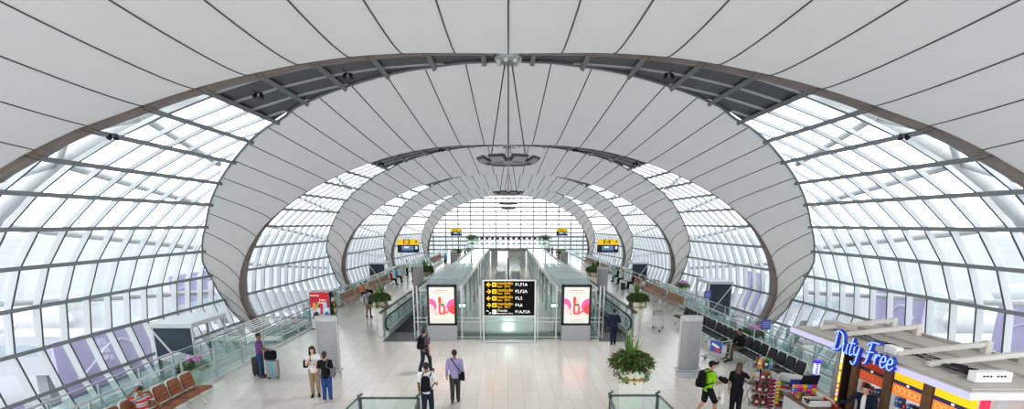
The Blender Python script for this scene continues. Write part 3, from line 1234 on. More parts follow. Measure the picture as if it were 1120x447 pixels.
# left far tan bench
yy = 33.4
for i, nm in enumerate(('nearest part of the long tan bench row on the left gallery', 'second part of the long tan bench row on the left gallery', 'third part of the long tan bench row on the left gallery', 'farthest part of the long tan bench row on the left gallery')):
    bench(nm, (-10.85, yy + 4 * .63, 0), -PI / 2, 5, .63, M_TAN, M_FRM, 'tan seats on the left gallery')
    yy += 5 * .63 + .35
yy = 32.0
for i, nm in enumerate(('tan bench of five on the right, just past the black seats', 'tan bench of five on the right, second past the black seats', 'tan bench of five on the right, beside the seated pair', 'tan bench of five on the right, beyond the black suitcase')):
    if i == 2:
        yy = 39.0
    bench(nm, (10.85, yy, 0), PI / 2, 5, .66, M_TAN, M_FRM, 'tan seats on the right gallery')
    yy += 5 * .66 + .45
yy = 56.0
for i, nm in enumerate(('tan bench opposite the second grey column on the far right', 'tan bench at the far right beyond the second grey column', 'last tan bench of the right gallery before the end wall')):
    bench(nm, (10.75, yy, 0), PI / 2, 8, .66, M_TAN, M_FRM, 'tan seats on the far right gallery')
    yy += 8 * .66 + .5
yy = 68.0
for i, nm in enumerate(('tan bench past the blue-shirted man on the far left', 'last tan bench of the left gallery before the end wall')):
    bench(nm, (-10.2, yy + 8 * .66, 0), -PI / 2, 8, .66, M_TAN, M_FRM, 'tan seats on the far left gallery')
    yy += 8 * .66 + .5
bench('white-framed bench beside the left glass corridor where three people sit', (-5.3, 65.5, 0), PI / 2, 9, .66, M_BLKLEA, M_FRM, None)


# ------------------------------------------------------------------ railings
def railing(label, x, y0, y1, h=1.08, base=0.0, bars=2, step=1.9):
    t = thing('glass_railing', label, 'railing', (x, y0, base))
    n = max(2, round((y1 - y0) / step))
    for i in range(n + 1):
        b = MB()
        yy = (y1 - y0) * i / n
        b.box((0, yy, h / 2), (.05, .07, h))
        b.tube([(0, yy, h - .02), (0, yy, h + .08)], .03, 8)
        b.build('post', M_STEEL, t)
    b = MB()
    b.tube([(0, -.1, h + .07), (0, y1 - y0 + .1, h + .07)], .032, 8)
    b.build('handrail', M_STEEL, t, True)
    b = MB()
    for j in range(bars):
        z = h * (j + 1) / (bars + 1)
        b.tube([(.05 if x < 0 else -.05, 0, z), (.05 if x < 0 else -.05, y1 - y0, z)], .016, 6)
    b.build('rail_bar', M_STEEL, t, True)
    b = MB()
    b.box((0, (y1 - y0) / 2, h * .5 + .02), (.014, y1 - y0, h * .88))
    b.build('glass_panel', M_RAILG, t)
    b = MB()
    b.box((0, (y1 - y0) / 2, .04), (.10, y1 - y0, .10))
    b.build('kerb', M_LGREY, t)
    return t


for s, nm in ((-1, 'left'), (1, 'right')):
    railing('steel and glass railing along the near %s floor edge' % nm, s * 10.55, 6.5, 28.4)
    railing('steel and glass railing along the far %s floor edge' % nm, s * 11.5, 28.6, 58)
    railing('steel and glass railing along the last stretch of the %s gallery' % nm, s * 11.5, 58.4, 97, step=3.5)
    railing('outer glass railing beside the sloping windows on the %s, near stretch' % nm, s * 13.0, 8, 24.2, base=-.55)
    railing('outer glass railing beside the sloping windows on the %s, far stretch' % nm, s * 13.6, 33 if s < 0 else 25.5, 63 if s < 0 else 42.5, base=-.75, step=3.0)
for s, nm in ((-1, 'left'), (1, 'right')):
    b = MB()
    b.box((s * 12.2, 20, -.75), (3.0, 30, .2))
    b.box((s * 13.2, 54, -.95), (3.0, 50, .2))
    tag(b.build('floor', M_LOW), 'grey sloping side ramp floor along the %s windows' % nm, None, None, 'structure')

# U shaped foreground rails
for x0, x1, yb, lab in ((-3.92, -2.38, 12.55, 'glass balustrade around the stairwell in the left foreground'), (2.72, 3.98, 12.75, 'glass balustrade around the stairwell in the right foreground')):
    t = thing('glass_balustrade', lab, 'balustrade', ((x0 + x1) / 2, yb, 0))
    w = (x1 - x0) / 2
    for (x, y) in ((-w, 0), (w, 0), (-w - .12, -1.7), (w + .12, -1.7), (-w - .24, -3.4), (w + .24, -3.4)):
        b = MB()
        b.box((x, y, .52), (.05, .05, 1.04))
        b.box((x + .04, y, .52), (.02, .05, 1.04))
        b.hull([((x - .03, y, 1.07), .035), ((x + .06, y + .03, 1.12), .03)])
        b.build('post', M_DKSTEEL, t)
    b = MB()
    b.tube([(-w - .24, -3.4, 1.02), (-w - .05, -.1, 1.02), (-w, 0, 1.02), (w, 0, 1.02), (w + .05, -.1, 1.02), (w + .24, -3.4, 1.02)], .03, 8)
    b.build('handrail', M_DKSTEEL, t, True)
    for (a, c) in (((-w, 0), (w, 0)), ((-w, 0), (-w - .24, -3.4)), ((w, 0), (w + .24, -3.4))):
        b = MB()
        b.beam((a[0], a[1], .55), (c[0], c[1], .55), .014, 1.06)
        b.build('glass_panel', M_RAILG, t)


# ------------------------------------------------------------------ planters
def leafs(mb, c, rx, rz, n, size, rng, droop=.3, mats=2, lo=-.35):
    for i in range(n):
        ph = rng.random() * 2 * PI
        u = lo + (1 - lo) * rng.random()
        r = math.sqrt(max(0, 1 - u * u)) * (0.75 + .3 * rng.random())
        p = Vector(c) + V(rx * r * math.cos(ph), rx * r * math.sin(ph), rz * u * (.8 + .3 * rng.random()))
        d = V(math.cos(ph), math.sin(ph), rng.uniform(-.5 - droop, .7)).normalized()
        s = V(-math.sin(ph), math.cos(ph), rng.uniform(-.5, .5)).normalized()
        nn = d.cross(s)
        l = size * rng.uniform(.6, 1.3)
        w = l * .36
        mb.mi = rng.choices(range(mats), weights=[5, 3, 3, 2][:mats])[0]
        mb.poly([p, p + d * l * .5 + s * w * .5 + nn * .02, p + d * l, p + d * l * .5 - s * w * .5 + nn * .02])


def planter(label, loc, s=1.0, spikes=True, leafn=900, rotz=0.0, flowers=None, plum=True, hpot=1.35):
    t = thing('potted_plant', label, 'plant', loc, rotz)
    rng = random.Random(hash(label) % 9999 if False else int(abs(loc[0] * 131 + loc[1] * 17)))
    b = MB()
    H = hpot * s
    b.box((0, 0, H / 2), (.44 * s, .44 * s, H), None, (1.45, 1.45), bev=.01)
    b.build('pot', M_CREAM, t)
    b = MB()
    wd = .44 * s * 1.36
    b.box((0, 0, H * .80), (wd + .03, wd + .03, .07 * s))
    b.build('gold_band', M_GOLD, t)
    b = MB()
    b.ell((0, 0, H + .12 * s), (.40 * s, .40 * s, .2 * s), 14, 8)
    leafs(b, (0, 0, H + .14 * s), .52 * s, .30 * s, leafn, .17 * s, rng, mats=4 if plum else 3)
    for i in range(26):
        ph = rng.random() * 2 * PI
        r = rng.uniform(.38, .52) * s
        for j in range(7):
            p = V(r * math.cos(ph), r * math.sin(ph), H + (.02 - .055 * j) * s)
            for q in range(2):
                a2 = rng.random() * 2 * PI
                d = V(math.cos(a2), math.sin(a2), -.5)
                b.mi = rng.choice((0, 1))
                sd = V(-d.y, d.x, .2)
                b.poly([p, p + (d * .05 + sd * .025) * s, p + d * .1 * s, p + (d * .05 - sd * .025) * s])
    b.build('foliage', [M_LEAF, M_LEAF2, M_LEAF, M_LEAF3] if plum else [M_LEAF, M_LEAF2, M_LEAF2], t)
    if spikes:
        b = MB()
        for i in range(9):
            ph = rng.random() * 2 * PI
            ln = rng.uniform(.6, .95) * s
            d = V(math.cos(ph) * .32, math.sin(ph) * .32, 1).normalized()
            sd = V(-math.sin(ph), math.cos(ph), 0)
            o = V(.08 * math.cos(ph), .08 * math.sin(ph), H + .22 * s)
            w = .065 * s
            b.mi = i % 2
            b.poly([o - sd * w * .6, o + d * ln * .45 - sd * w, o + d * ln, o + d * ln * .45 + sd * w, o + sd * w * .6])
        b.build('spear_leaves', [M_LEAF, M_LEAF2], t)
    return t


planter('large potted plant with spiky leaves behind the right foreground balustrade', (3.55, 13.95, 0), 1.0, True, 1300, .0, hpot=1.46)
planter('potted plant standing at the entry of the left moving walkway', (-7.05, 27.4, 0), 1.0, True, 900)
planter('potted plant standing at the entry of the right moving walkway', (7.05, 27.2, 0), 1.0, True, 900)
planter('potted plant beside the second grey column on the left gallery', (-7.1, 43.2, 0), 1.1, True, 700)
planter('potted plant beside the second grey column on the right gallery', (7.2, 42.6, 0), 1.1, True, 700)
planter('distant potted plant past the left bench sitters', (-6.9, 68, 0), 1.2, False, 400, plum=False)
planter('distant potted plant on the right past the man in olive', (6.9, 67, 0), 1.2, False, 400, plum=False)
planter('small distant plant at the left corner of the far platform', (-6.7, 94.5, 0), 1.9, False, 300, plum=False)
planter('small distant plant at the right corner of the far platform', (6.7, 94.5, 0), 1.9, False, 300, plum=False)


def orchid(label, loc, s=1.0, pink=True):
    t = thing('orchid_pot', label, 'plant', loc)
    rng = random.Random(int(abs(loc[0] * 31 + loc[1] * 7)))
    b = MB()
    b.lathe([(0, 0), (.22 * s, 0), (.34 * s, .5 * s), (.36 * s, .55 * s), (.3 * s, .55 * s), (0, .5 * s)], 18)
    b.build('pot', M_RAILG if False else mat('pale_green_bowl', (.55, .68, .6), .3), t, True)
    b = MB()
    b.ell((0, 0, .62 * s), (.32 * s, .32 * s, .14 * s), 12, 6)
    leafs(b, (0, 0, .62 * s), .42 * s, .26 * s, 260, .2 * s, rng, mats=2)
    b.build('foliage', [M_LEAF, M_LEAF2], t)
    if pink:
        b = MB()
        for i in range(34):
            ph = rng.random() * 2 * PI
            r = rng.uniform(0, .36) * s
            p = V(r * math.cos(ph), r * math.sin(ph), rng.uniform(.86, 1.06) * s)
            b.ell(p, (.055 * s, .055 * s, .035 * s), 6, 4)
        b.build('blossoms', M_PINK, t)
    return t


orchid('pink orchid in a pale bowl beside the left railing', (-11.35, 17.4, -.15), 1.0)
orchid('pink orchid in a pale bowl behind the middle of the black seats', (10.95, 22.0, .05), 1.0)
orchid('pink orchid in a pale bowl next to the dark shop pillar', (10.95, 14.6, .25), 1.0)
orchid('pink orchid beside the right louvred canopy', (14.6, 42.0, -.3), 1.1)
orchid('green leafy bowl beyond the drinks display on the left', (-12.3, 33.0, -.3), 1.1, False)
orchid('second green leafy bowl farther along the left railing', (-12.3, 39.6, -.3), 1.1, False)
orchid('green leafy bowl near the left gate sign', (-12.2, 58, -.2), 1.2, False)
orchid('green leafy bowl near the right gate sign', (12.2, 57, -.2), 1.2, False)


# ------------------------------------------------------------------ grey air columns
def grille_mat():
    m = mat('perforated_grey', (.33, .335, .34), .5, .1)
    nt = m.node_tree
    b = nt.nodes['Principled BSDF']
    tc = nt.nodes.new('ShaderNodeTexCoord')
    br = nt.nodes.new('ShaderNodeTexVoronoi')
    br.inputs['Scale'].default_value = 40
    rp = nt.nodes.new('ShaderNodeValToRGB')
    rp.color_ramp.elements[0].color = (.22, .225, .23, 1)
    rp.color_ramp.elements[1].color = (.40, .405, .41, 1)
    nt.links.new(tc.outputs['Object'], br.inputs['Vector'])
    nt.links.new(br.outputs['Distance'], rp.inputs['Fac'])
    nt.links.new(rp.outputs['Color'], b.inputs['Base Color'])
    return m


M_GRILLE = grille_mat()


def air_column(label, loc, rotz=0, h=2.25):
    t = thing('air_column', label, 'column', loc, rotz)
    b = MB()
    pts = [(.40 * math.cos(2 * PI * i / 28), .24 * math.sin(2 * PI * i / 28)) for i in range(28)]
    b.prism([(x, y, .22) for x, y in pts], h - .36, (0, 0, 1))
    b.build('grille', M_GRILLE, t)
    b = MB()
    for z, hh, k in ((h - .14, .14, 1.08), (0, .22, 1.1)):
        b.prism([(x * k, y * k, z) for x, y in pts], hh, (0, 0, 1))
    for sg in (-1, 1):
        b.box((sg * .40, 0, h / 2), (.03, .10, h - .02))
    b.build('casing', mat('casing_grey', (.46, .465, .47), .45), t)
    b = MB()
    b.tube([(x * 1.22, y * 1.3, .30) for x, y in pts], .025, 6, closed=True)
    b.build('bumper_rail', M_STEEL, t, True)
    return t


ac = air_column('grey oval air column beside the two talking women', (-6.55, 17.75, 0), rad(-12))
for lab, x, y, r in (('grey oval air column near the black seats on the right', 6.60, 17.8, rad(12)), ('grey oval air column before the second planter on the left gallery', -7.25, 40.6, 0), ('grey oval air column before the second planter on the right gallery', 7.2, 38.6, 0),
                     ('distant grey oval air column on the left gallery', -6.6, 61.5, 0), ('distant grey oval air column by the man in olive on the right', 6.7, 60.6, 0), ('farthest grey oval air column on the left', -6.3, 83, 0), ('farthest grey oval air column on the right', 6.4, 83, 0)):
    copy_thing(ac, (x, y, 0), r, lab)


# ------------------------------------------------------------------ light boxes
def poster_box(label, loc):
    t = thing('light_box', label, 'advertising panel', loc)
    W = 1.38
    b = MB()
    b.box((0, .12, .40), (W, .30, .80), bev=.01)
    b.build('plinth', M_GREY, t)
    b = MB()
    for x in (-W / 2 + .05, W / 2 - .05):
        b.box((x, .12, 1.72), (.10, .30, 1.9))
    b.box((0, .12, .82), (W, .30, .10))
    b.box((0, .12, 2.64), (W, .30, .10))
    b.box((0, .2, 1.72), (W - .1, .1, 1.8))
    b.build('frame', M_BLACK, t)
    p = MB()
    p.box((0, .0, 1.73), (W - .2, .02, 1.72))
    pan = p.build('poster', mat('poster_cream_light', (.75, .74, .68), .4, emit=(.93, .93, .82), estr=.10), t)
    mp = mat('poster_pink', (.8, .08, .25), .4, emit=(.9, .10, .28), estr=.5)
    mr = mat('poster_red', (.75, .05, .04), .4, emit=(.85, .07, .05), estr=.5)
    mpk = mat('poster_pale_pink', (.85, .4, .4), .4, emit=(.95, .55, .52), estr=.5)
    mdk = mat('poster_dark', (.05, .03, .03), .4)

    def disc(cx, cz, r, a0, a1, m_, y):
        q = MB()
        q.poly([(cx, y, cz)] + [(cx + r * math.cos(a0 + (a1 - a0) * i / 20), y, cz + r * math.sin(a0 + (a1 - a0) * i / 20)) for i in range(21)])
        q.build('poster_shape', m_, pan)
    hw = (W - .2) / 2
    disc(-hw + .005, 1.72, .34, -PI / 2, PI / 2, mp, -.0125)
    disc(hw - .005, 1.68, .36, PI / 2, PI * 1.5, mp, -.0125)
    disc(-hw + .005, 1.58, .22, -PI / 2, PI / 2, mpk, -.0145)
    disc(hw - .005, 1.54, .24, PI / 2, PI * 1.5, mr, -.0145)
    q = MB()
    for pts, mi in (([(-.13, 1.30), (.13, 1.30), (.16, 1.42), (.16, 1.72), (-.16, 1.72), (-.16, 1.42)], 0), ([(-.16, 1.74), (.13, 1.74), (.12, 1.80), (-.15, 1.80)], 2), ([(-.17, 1.82), (-.02, 1.82), (-.04, 2.14), (-.16, 2.12)], 0),
                    ([(.01, 1.82), (.14, 1.82), (.13, 2.12), (.0, 2.14)], 1), ([(-.06, 1.38), (.06, 1.38), (.08, 1.68), (-.08, 1.68)], 1),
                    ([(-.42, 1.52), (-.2, 1.36), (-.13, 1.42), (-.36, 1.56)], 1), ([(.42, 1.50), (.2, 1.34), (.14, 1.40), (.36, 1.54)], 0), ([(-.22, 1.30), (.24, 1.28), (.10, 1.20), (-.12, 1.22)], 1), ([(-.4, 1.42), (-.25, 1.28), (-.2, 1.31)], 0), ([(.3, 1.44), (.38, 1.3), (.2, 1.3)], 1)):
        q.mi = mi
        q.poly([(x, -.0165 - .001 * mi, z) for x, z in pts])
    q.build('bottle_print', [mr, mpk, mdk], pan)
    q = MB()
    for z, w_ in ((2.43, .30),):
        for i in range(10):
            q.quad((-w_ + i * .06, -.013, z - .02), (-w_ + i * .06 + .04, -.013, z - .02), (-w_ + i * .06 + .04, -.013, z + .02), (-w_ + i * .06, -.013, z + .02))
    q.build('caption_print', mr, pan)
    q = MB()
    for z, w_ in ((2.34, .42), (2.27, .36), (1.02, .3)):
        q = MB()
        q.quad((-w_, -.013, z - .008), (w_, -.013, z - .008), (w_, -.013, z + .008), (-w_, -.013, z + .008))
        q.build('caption_print', mat('poster_beige', (.5, .46, .38), .5), pan)
    return t


poster_box('lit cosmetics poster box on a grey plinth, left of the direction board', (-3.14, 23.5, 0))
poster_box('lit cosmetics poster box on a grey plinth, right of the direction board', (3.22, 23.5, 0))

# ------------------------------------------------------------------ direction board
t = thing('direction_board', 'black gate direction board on steel posts in the middle of the hall', 'sign', (.045, 23.15, 0))
ZB, HB, WB = 2.12, 1.60, 2.36
b = MB()
b.box((0, 0, ZB), (WB, .14, HB), bev=.03)
brd = b.build('board', mat('sign_black', (.006, .006, .007), .7, spec=.15), t)
b = MB()
for x in (-WB / 2 - .02, WB / 2 + .02):
    b.box((x, .0, 1.46), (.07, .16, 2.92))
b.box((0, 0, ZB + HB / 2 + .025), (WB + .1, .15, .05))
b.box((0, 0, ZB - HB / 2 - .025), (WB + .1, .15, .05))
b.box((0, 0, .06), (WB + .1, .15, .08))
b.build('frame', M_STEEL, t)
b = MB()
b.box((0, 0, .68), (WB - .1, .02, 1.15))
b.build('glass_panel', M_RAILG, t)
M_SY = mat('sign_yellow', (.85, .50, .01), .5, emit=(.95, .58, .01), estr=.55)
M_SW = mat('sign_white', (.8, .8, .8), .5, emit=(1, 1, 1), estr=.45)
M_SK = mat('sign_ink', (.01, .01, .01), .5)
yf = -.074
rowh = HB / 5.05
rows = [('F1,F1A', -1), ('F2,F2A', 1), ('F3,5', -1), ('F4,6', 1), ('F1A,F2A', 0)]
for i, (tx, dr) in enumerate(rows):
    z = ZB + HB / 2 - rowh * (i + .52)
    col = M_SY if i < 4 else M_SW
    x0 = -WB / 2 + .13
    q = MB()
    if dr:
        g_ = lambda x, zz: (x0 + .10 + dr * x, yf, z + zz)
        q.prism([g_(-.10, -.022), g_(.02, -.022), g_(.02, .022), g_(-.10, .022)], .004)
        for sg in (-1, 1):
            q.prism([g_(.115, 0), g_(.015, sg * .10), g_(-.04, sg * .10), g_(.055, 0)], .004)
    else:
        for (xx, zz, w_) in ((.0, .05, .05), (.06, .02, .03), (.15, -.05, .05), (.1, -.09, .03)):
            q.box((x0 + xx + .02, yf + .002, z + zz), (w_, .006, w_))
    q.build('arrow', col, brd)
    q = MB()
    xi = x0 + .36
    q.box((xi, yf + .002, z), (.20, .006, .20), bev=.002)
    q.mi = 1
    if i < 4:
        q.prism([(xi - .07, yf - .002, z - .05), (xi - .045, yf - .002, z - .065), (xi + .08, yf - .002, z + .055), (xi + .05, yf - .002, z + .075)], .003)
        q.prism([(xi - .075, yf - .002, z + .05), (xi - .02, yf - .002, z - .005), (xi + .015, yf - .002, z + .02), (xi - .05, yf - .002, z + .06)], .003)
        q.prism([(xi - .01, yf - .002, z - .08), (xi + .035, yf - .002, z - .08), (xi + .035, yf - .002, z), (xi, yf - .002, z - .02)], .003)
    else:
        for a, c in ((-.05, .04), (.05, .04), (-.05, -.045), (.05, -.045)):
            q.box((xi + a, yf - .001, z + c), (.05, .006, .05))
    q.build('pictogram', [col, M_SK], brd)
    rx = (PI / 2, 0, 0)
    if i < 4:
        text_mesh('\u0e17\u0e32\u0e07\u0e2d\u0e2d\u0e01\u0e02\u0e36\u0e49\u0e19\u0e40\u0e04\u0e23\u0e37\u0e48\u0e2d\u0e07', .165, col, brd, 'lettering', (x0 + .50, yf, z + .055), rx, squeeze=.62)
        text_mesh('Gate', .115, col, brd, 'lettering', (x0 + .50, yf, z - .085), rx)
        text_mesh('\u767b\u673a\u53e3', .095, col, brd, 'lettering', (x0 + .82, yf, z - .085), rx)
    else:
        text_mesh('Transit', .16, col, brd, 'lettering', (x0 + .50, yf, z + .06), rx)
        text_mesh('Boarding Pass Check', .085, col, brd, 'lettering', (x0 + .50, yf, z - .07), rx)
    text_mesh(tx, .20, M_SW, brd, 'lettering', (x0 + 1.32, yf, z), rx)

# front glass screen with posts (left and right of the board)
t = thing('glass_screen', 'steel framed glass screen across the hall behind the light boxes', 'screen', (0, 23.95, 0))
for x in (-4.55, -4.38, -2.25, -1.35, 1.42, 2.32, 4.40, 4.58):
    b = MB()
    b.box((x, 0, 1.3), (.06, .08, 2.6))
    b.build('post', M_STEEL, t)
for (x0, x1) in ((-4.38, -2.25), (-2.25, -1.35), (-1.35, 1.42), (1.42, 2.32), (2.32, 4.40)):
    b = MB()
    b.box(((x0 + x1) / 2, 0, 1.1), (x1 - x0 - .06, .016, 2.1))
    b.build('glass_panel', M_RAILG, t)
b = MB()
for z in (.10, .85, 1.05):
    b.box((0, 0, z), (9.1, .05, .04))
b.build('rail', M_STEEL, t)
b = MB()
b.box((0, .35, .14), (8.6, .4, .28))
b.build('green_kerb', mat('dark_green_stone', (.04, .075, .065), .3), t)

# ------------------------------------------------------------------ glass corridors (left/right)
for s, nm in ((-1, 'left'), (1, 'right')):
    t = thing('glass_corridor', 'long glass roofed corridor on the %s of the central passage' % nm, 'corridor', (0, 25, 0))
    XI, XO, H2, LEN = s * 2.45, s * 4.4, 2.3, 40
    b = MB()
    b.box(((XI + XO) / 2, LEN / 2, H2), (abs(XO - XI), LEN, .03))
    b.build('roof_glass', M_LID, t)
    b = MB()
    b.box((XI, LEN / 2, 1.75), (.02, LEN, 1.0))
    b.build('inner_glass', M_RAILG, t)
    b = MB()
    b.box((XO, LEN / 2, 1.15), (.02, LEN, 2.25))
    b.build('outer_glass', M_RAILG, t)
    b = MB()
    for X in (XI, XO):
        b.box((X, LEN / 2, H2), (.14, LEN, .16))
    n = 14
    for i in range(n + 1):
        yy = LEN * i / n
        b.box(((XI + XO) / 2, yy, H2 - .05), (abs(XO - XI), .07, .10))
    b.build('roof_frame', M_LGREY, t)
    for i in range(12):
        b = MB()
        yy = LEN * i / 11
        b.box((XI, yy, 1.12), (.12, .12, 2.24))
        b.build('post', M_GREY, t)
    for i in range(12):
        b = MB()
        yy = LEN * i / 11
        b.box((XO, yy, 1.12), (.06, .08, 2.24))
        b.build('post', M_STEEL, t)
    # slanted glass fins standing on the near part of the roof
    M_FIN = glass_mat('fin_glass', (.72, .84, .86), .45, .1)
    for i in range(10):
        yy = 1.2 + i * 1.05
        b = MB()
        for j in range(4):
            xa = XI + (XO - XI) * (j + .08) / 4
            xb = XI + (XO - XI) * (j + .80) / 4
            b.quad((xa, yy, H2 + .02), (xb, yy, H2 + .02), (xb, yy + .35, H2 + .42), (xa, yy + .35, H2 + .42))
        b.build('glass_fin', M_FIN, t)
        b = MB()
        b.beam((XI, yy + .35, H2 + .42), (XO, yy + .35, H2 + .42), .03, .03)
        b.build('fin_bar', M_LGREY, t)
    # low solid wall inside
    b = MB()
    b.box((XO - s * .3, LEN / 2, .45), (.12, LEN, .9))
    b.build('low_wall', M_LGREY, t)
    # info screen on inner wall
    u = thing('information_screen', 'small lit information screen on the inner edge of the %s glass corridor' % nm, 'screen', (s * 2.3, 24.9, 1.5))
    b = MB()
    b.box((0, 0, 0), (.42, .08, .26))
    b.build('housing', M_BLACK, u)
    b = MB()
    b.box((0, -.045, 0), (.34, .01, .18))
    b.build('display', mat('screen_pale', (.7, .8, .8), .3, emit=(.8, .95, .95), estr=.8), u)
    b = MB()
    b.box((0, .05, -.75), (.06, .06, 1.5))
    b.build('pole', M_STEEL, u)

# ------------------------------------------------------------------ moving walkways
for s, nm in ((-1, 'left'), (1, 'right')):
    t = thing('moving_walkway', 'moving walkway with glass balustrades and dark belt on the %s' % nm, 'walkway', (s * 5.3, 23.4, 0))
    LEN = 20
    b = MB()
    b.box((0, LEN / 2 + 1.6, .015), (1.25, LEN - 1, .03))
    b.build('belt', mat('belt_black', (.03, .03, .032), .6), t)
    b = MB()
    b.poly([(-.95 if s > 0 else -.72, 0, .012), (.72 if s > 0 else .95, 0, .012), (.72, 2.2, .012), (-.72, 2.2, .012)])
    b.build('comb_plate', mat('plate_grey', (.13, .13, .135), .4, .3), t)
    for sd in (-1, 1):
        b = MB()
        x = sd * .78
        b.box((x, LEN / 2 + 1.2, .12), (.16, LEN, .24))
        b.build('skirt', M_LGREY, t)
        b = MB()
        b.box((x, LEN / 2 + 1.3, .55), (.02, LEN, .72))
        b.build('balustrade', M_RAILG, t)
        b = MB()
        b.tube([(x, 1.6, .25), (x, 1.2, .40), (x, 1.02, .62), (x, 1.2, .86), (x, 1.6, .95), (x, LEN + 1, .95)], .045, 8)
        b.build('handrail', M_BRUB, t, True)
    # outer wall of the walkway
    u = thing('walkway_barrier', 'glass barrier with capped rail outside the %s moving walkway' % nm, 'barrier', (s * 6.32, 24.6, 0))
    b = MB()
    b.box((0, 8, .62), (.03, 16, 1.1))
    b.build('glass_panel', M_RAILG, u)
    b = MB()
    b.box((0, 8, 1.2), (.16, 16.2, .07), bev=.02)
    b.build('cap_rail', mat('rail_cap_maroon', (.12, .07, .075), .35), u)
    for i in range(9):
        b = MB()
        b.box((0, i * 2, .6), (.06, .06, 1.2))
        b.build('post', M_STEEL, u)
    b = MB()
    b.box((0, .0, .55), (.24, .5, 1.1), bev=.05)
    b.build('end_cabinet', M_LGREY, u)

# pair of low moving walkways in the centre passage
t = thing('moving_walkway', 'pair of short dark walkway belts with white sides in the central passage', 'walkway', (0, 50, 0))
for x in (-.78, .78):
    b = MB()
    b.box((x, 4.5, .03), (.95, 9, .06))
    b.build('belt', mat('belt_blue_grey', (.10, .12, .14), .5), t)
    for dx in (-.52, .52):
        b = MB()
        b.box((x + dx, 4.5, .3), (.08, 9, .6))
        b.build('side_panel', M_WHITE, t)
b = MB()
b.box((0, 0, 1.1), (.16, .16, 2.2))
b.build('post', M_DKSTEEL, t)

# ------------------------------------------------------------------ far platform
t = thing('glass_platform', 'raised glass edged platform across the far end of the central passage', 'platform', (0, 66, 0))
b = MB()
b.box((0, 15, 2.2), (10.6, 30, .22))
b.build('deck', M_LID, t)
b = MB()
b.box((0, -.12, 2.2), (10.8, .1, .36))
b.build('fascia', mat('deck_fascia', (.20, .23, .22), .5), t)
for x in (-5.3, 5.3):
    b = MB()
    b.box((x, 15, 2.75), (.03, 30, .9))
    b.build('glass_panel', M_RAILG, t)
for x, y_ in ((-1.6, 2.5), (1.6, 2.5), (-1.6, 14), (1.6, 14)):
    x *= 1.25
    b = MB()
    b.box((x, y_, 1.05), (.62, .62, 2.1))
    b.build('pillar', M_LGREY, t)
for i in range(11):
    x = (i - 5) * .98
    u = thing('red_chair', 'dark red chair before the end wall, %s' % ('at the middle' if i == 5 else '%s place %s of the middle' % (['first', 'second', 'third', 'fourth', 'fifth'][abs(i - 5) - 1], 'left' if i < 5 else 'right')), 'chair', (x, 94.5, 2.31), 0, 'dark red chairs by the end wall')
    b = MB()
    b.box((0, 0, .32), (.5, .4, .10))
    b.build('seat', mat('dark_red', (.22, .03, .03), .6), u)
    b = MB()
    b.box((0, .2, .52), (.5, .08, .42))
    b.build('backrest', MATS['dark_red'], u)
    for sx in (-.26, .26):
        b = MB()
        b.box((sx * .8, 0, .14), (.05, .3, .28))
        b.build('leg', M_DKSTEEL, u)
t = thing('service_counter', 'low counter with an orange top in the far central passage', 'counter', (.9, 86.0, 0))
b = MB()
b.box((0, 0, .45), (2.0, .6, .9))
b.build('body', M_WHITE, t)
b = MB()
b.box((0, 0, .95), (2.1, .7, .1))
b.build('top', mat('orange_top', (.65, .32, .12), .4), t)
t = thing('traffic_cone', 'small red cone on the floor of the far central passage', 'cone', (-2.2, 76, 0))
b = MB()
b.lathe([(0, .75), (.05, .75), (.19, .04), (0, .04)], 12)
b.build('cone', mat('cone_red', (.75, .09, .03), .5), t)
b = MB()
b.box((0, 0, .02), (.46, .46, .04))
b.build('base', mat('cone_red', (0, 0, 0)), t)


# ------------------------------------------------------------------ chandeliers
def chandelier(label, y, ztop):
    t = thing('ring_chandelier', label, 'chandelier', (0, y, HC + 2.15))
    b = MB()
    Rr = .92
    for i in range(8):
        a = 2 * PI * (i + .5) / 8
        c = V(Rr * math.cos(a), Rr * math.sin(a), 0)
        rot = Matrix.Rotation(a, 3, 'Z') @ Matrix.Rotation(rad(-25), 3, 'Y')
        m = MB()
        m.box(c, (.36, .60, .08), rot, bev=.02)
        m.mi = 1
        m.box(c + rot @ V(0, 0, -.06), (.26, .46, .03), rot)
        m.mi = 2
        m.box(c + V(0, 0, .09), (.08, .58, .07), Matrix.Rotation(a, 3, 'Z'))
        m.build('lamp_head', [M_DKSTEEL, M_GREY, M_LGREY], t)
    b.tube([(.66 * math.cos(2 * PI * i / 32), .66 * math.sin(2 * PI * i / 32), -.02) for i in range(32)], .06, 8, closed=True)
    b.build('ring', M_GREY, t, True)
    b = MB()
    b.lathe([(0, .12), (.14, .1), (.18, -.05), (0, -.12)], 14)
    for i in range(4):
        a = PI / 2 * i
        b.beam((0, 0, 0), (.66 * math.cos(a), .66 * math.sin(a), 0), .05, .05)
    b.build('hub', M_STEEL, t)
    zt = ztop - (HC + 2.15)
    for x, yy in ((-.62, .0), (.62, .0), (0, .62), (0, -.62), (0, 0)):
        b = MB()
        b.tube([(x * 1.0, yy, .05), (x * .18, yy * .18, zt)], .022, 6)
        b.build('suspension_cable', M_DKSTEEL, t)
    b = MB()
    b.lathe([(0, zt + .22), (.5, zt + .22), (.45, zt + .05), (.25, zt - .06), (0, zt - .08)], 20)
    b.mi = 1
    for i in range(7):
        a = 2 * PI * i / 7
        b.ell((.36 * math.cos(a), .36 * math.sin(a), zt + .0), .09, 8, 6)
    b.build('ceiling_hub', [M_STEEL, M_WHITE], t, True)
    return t


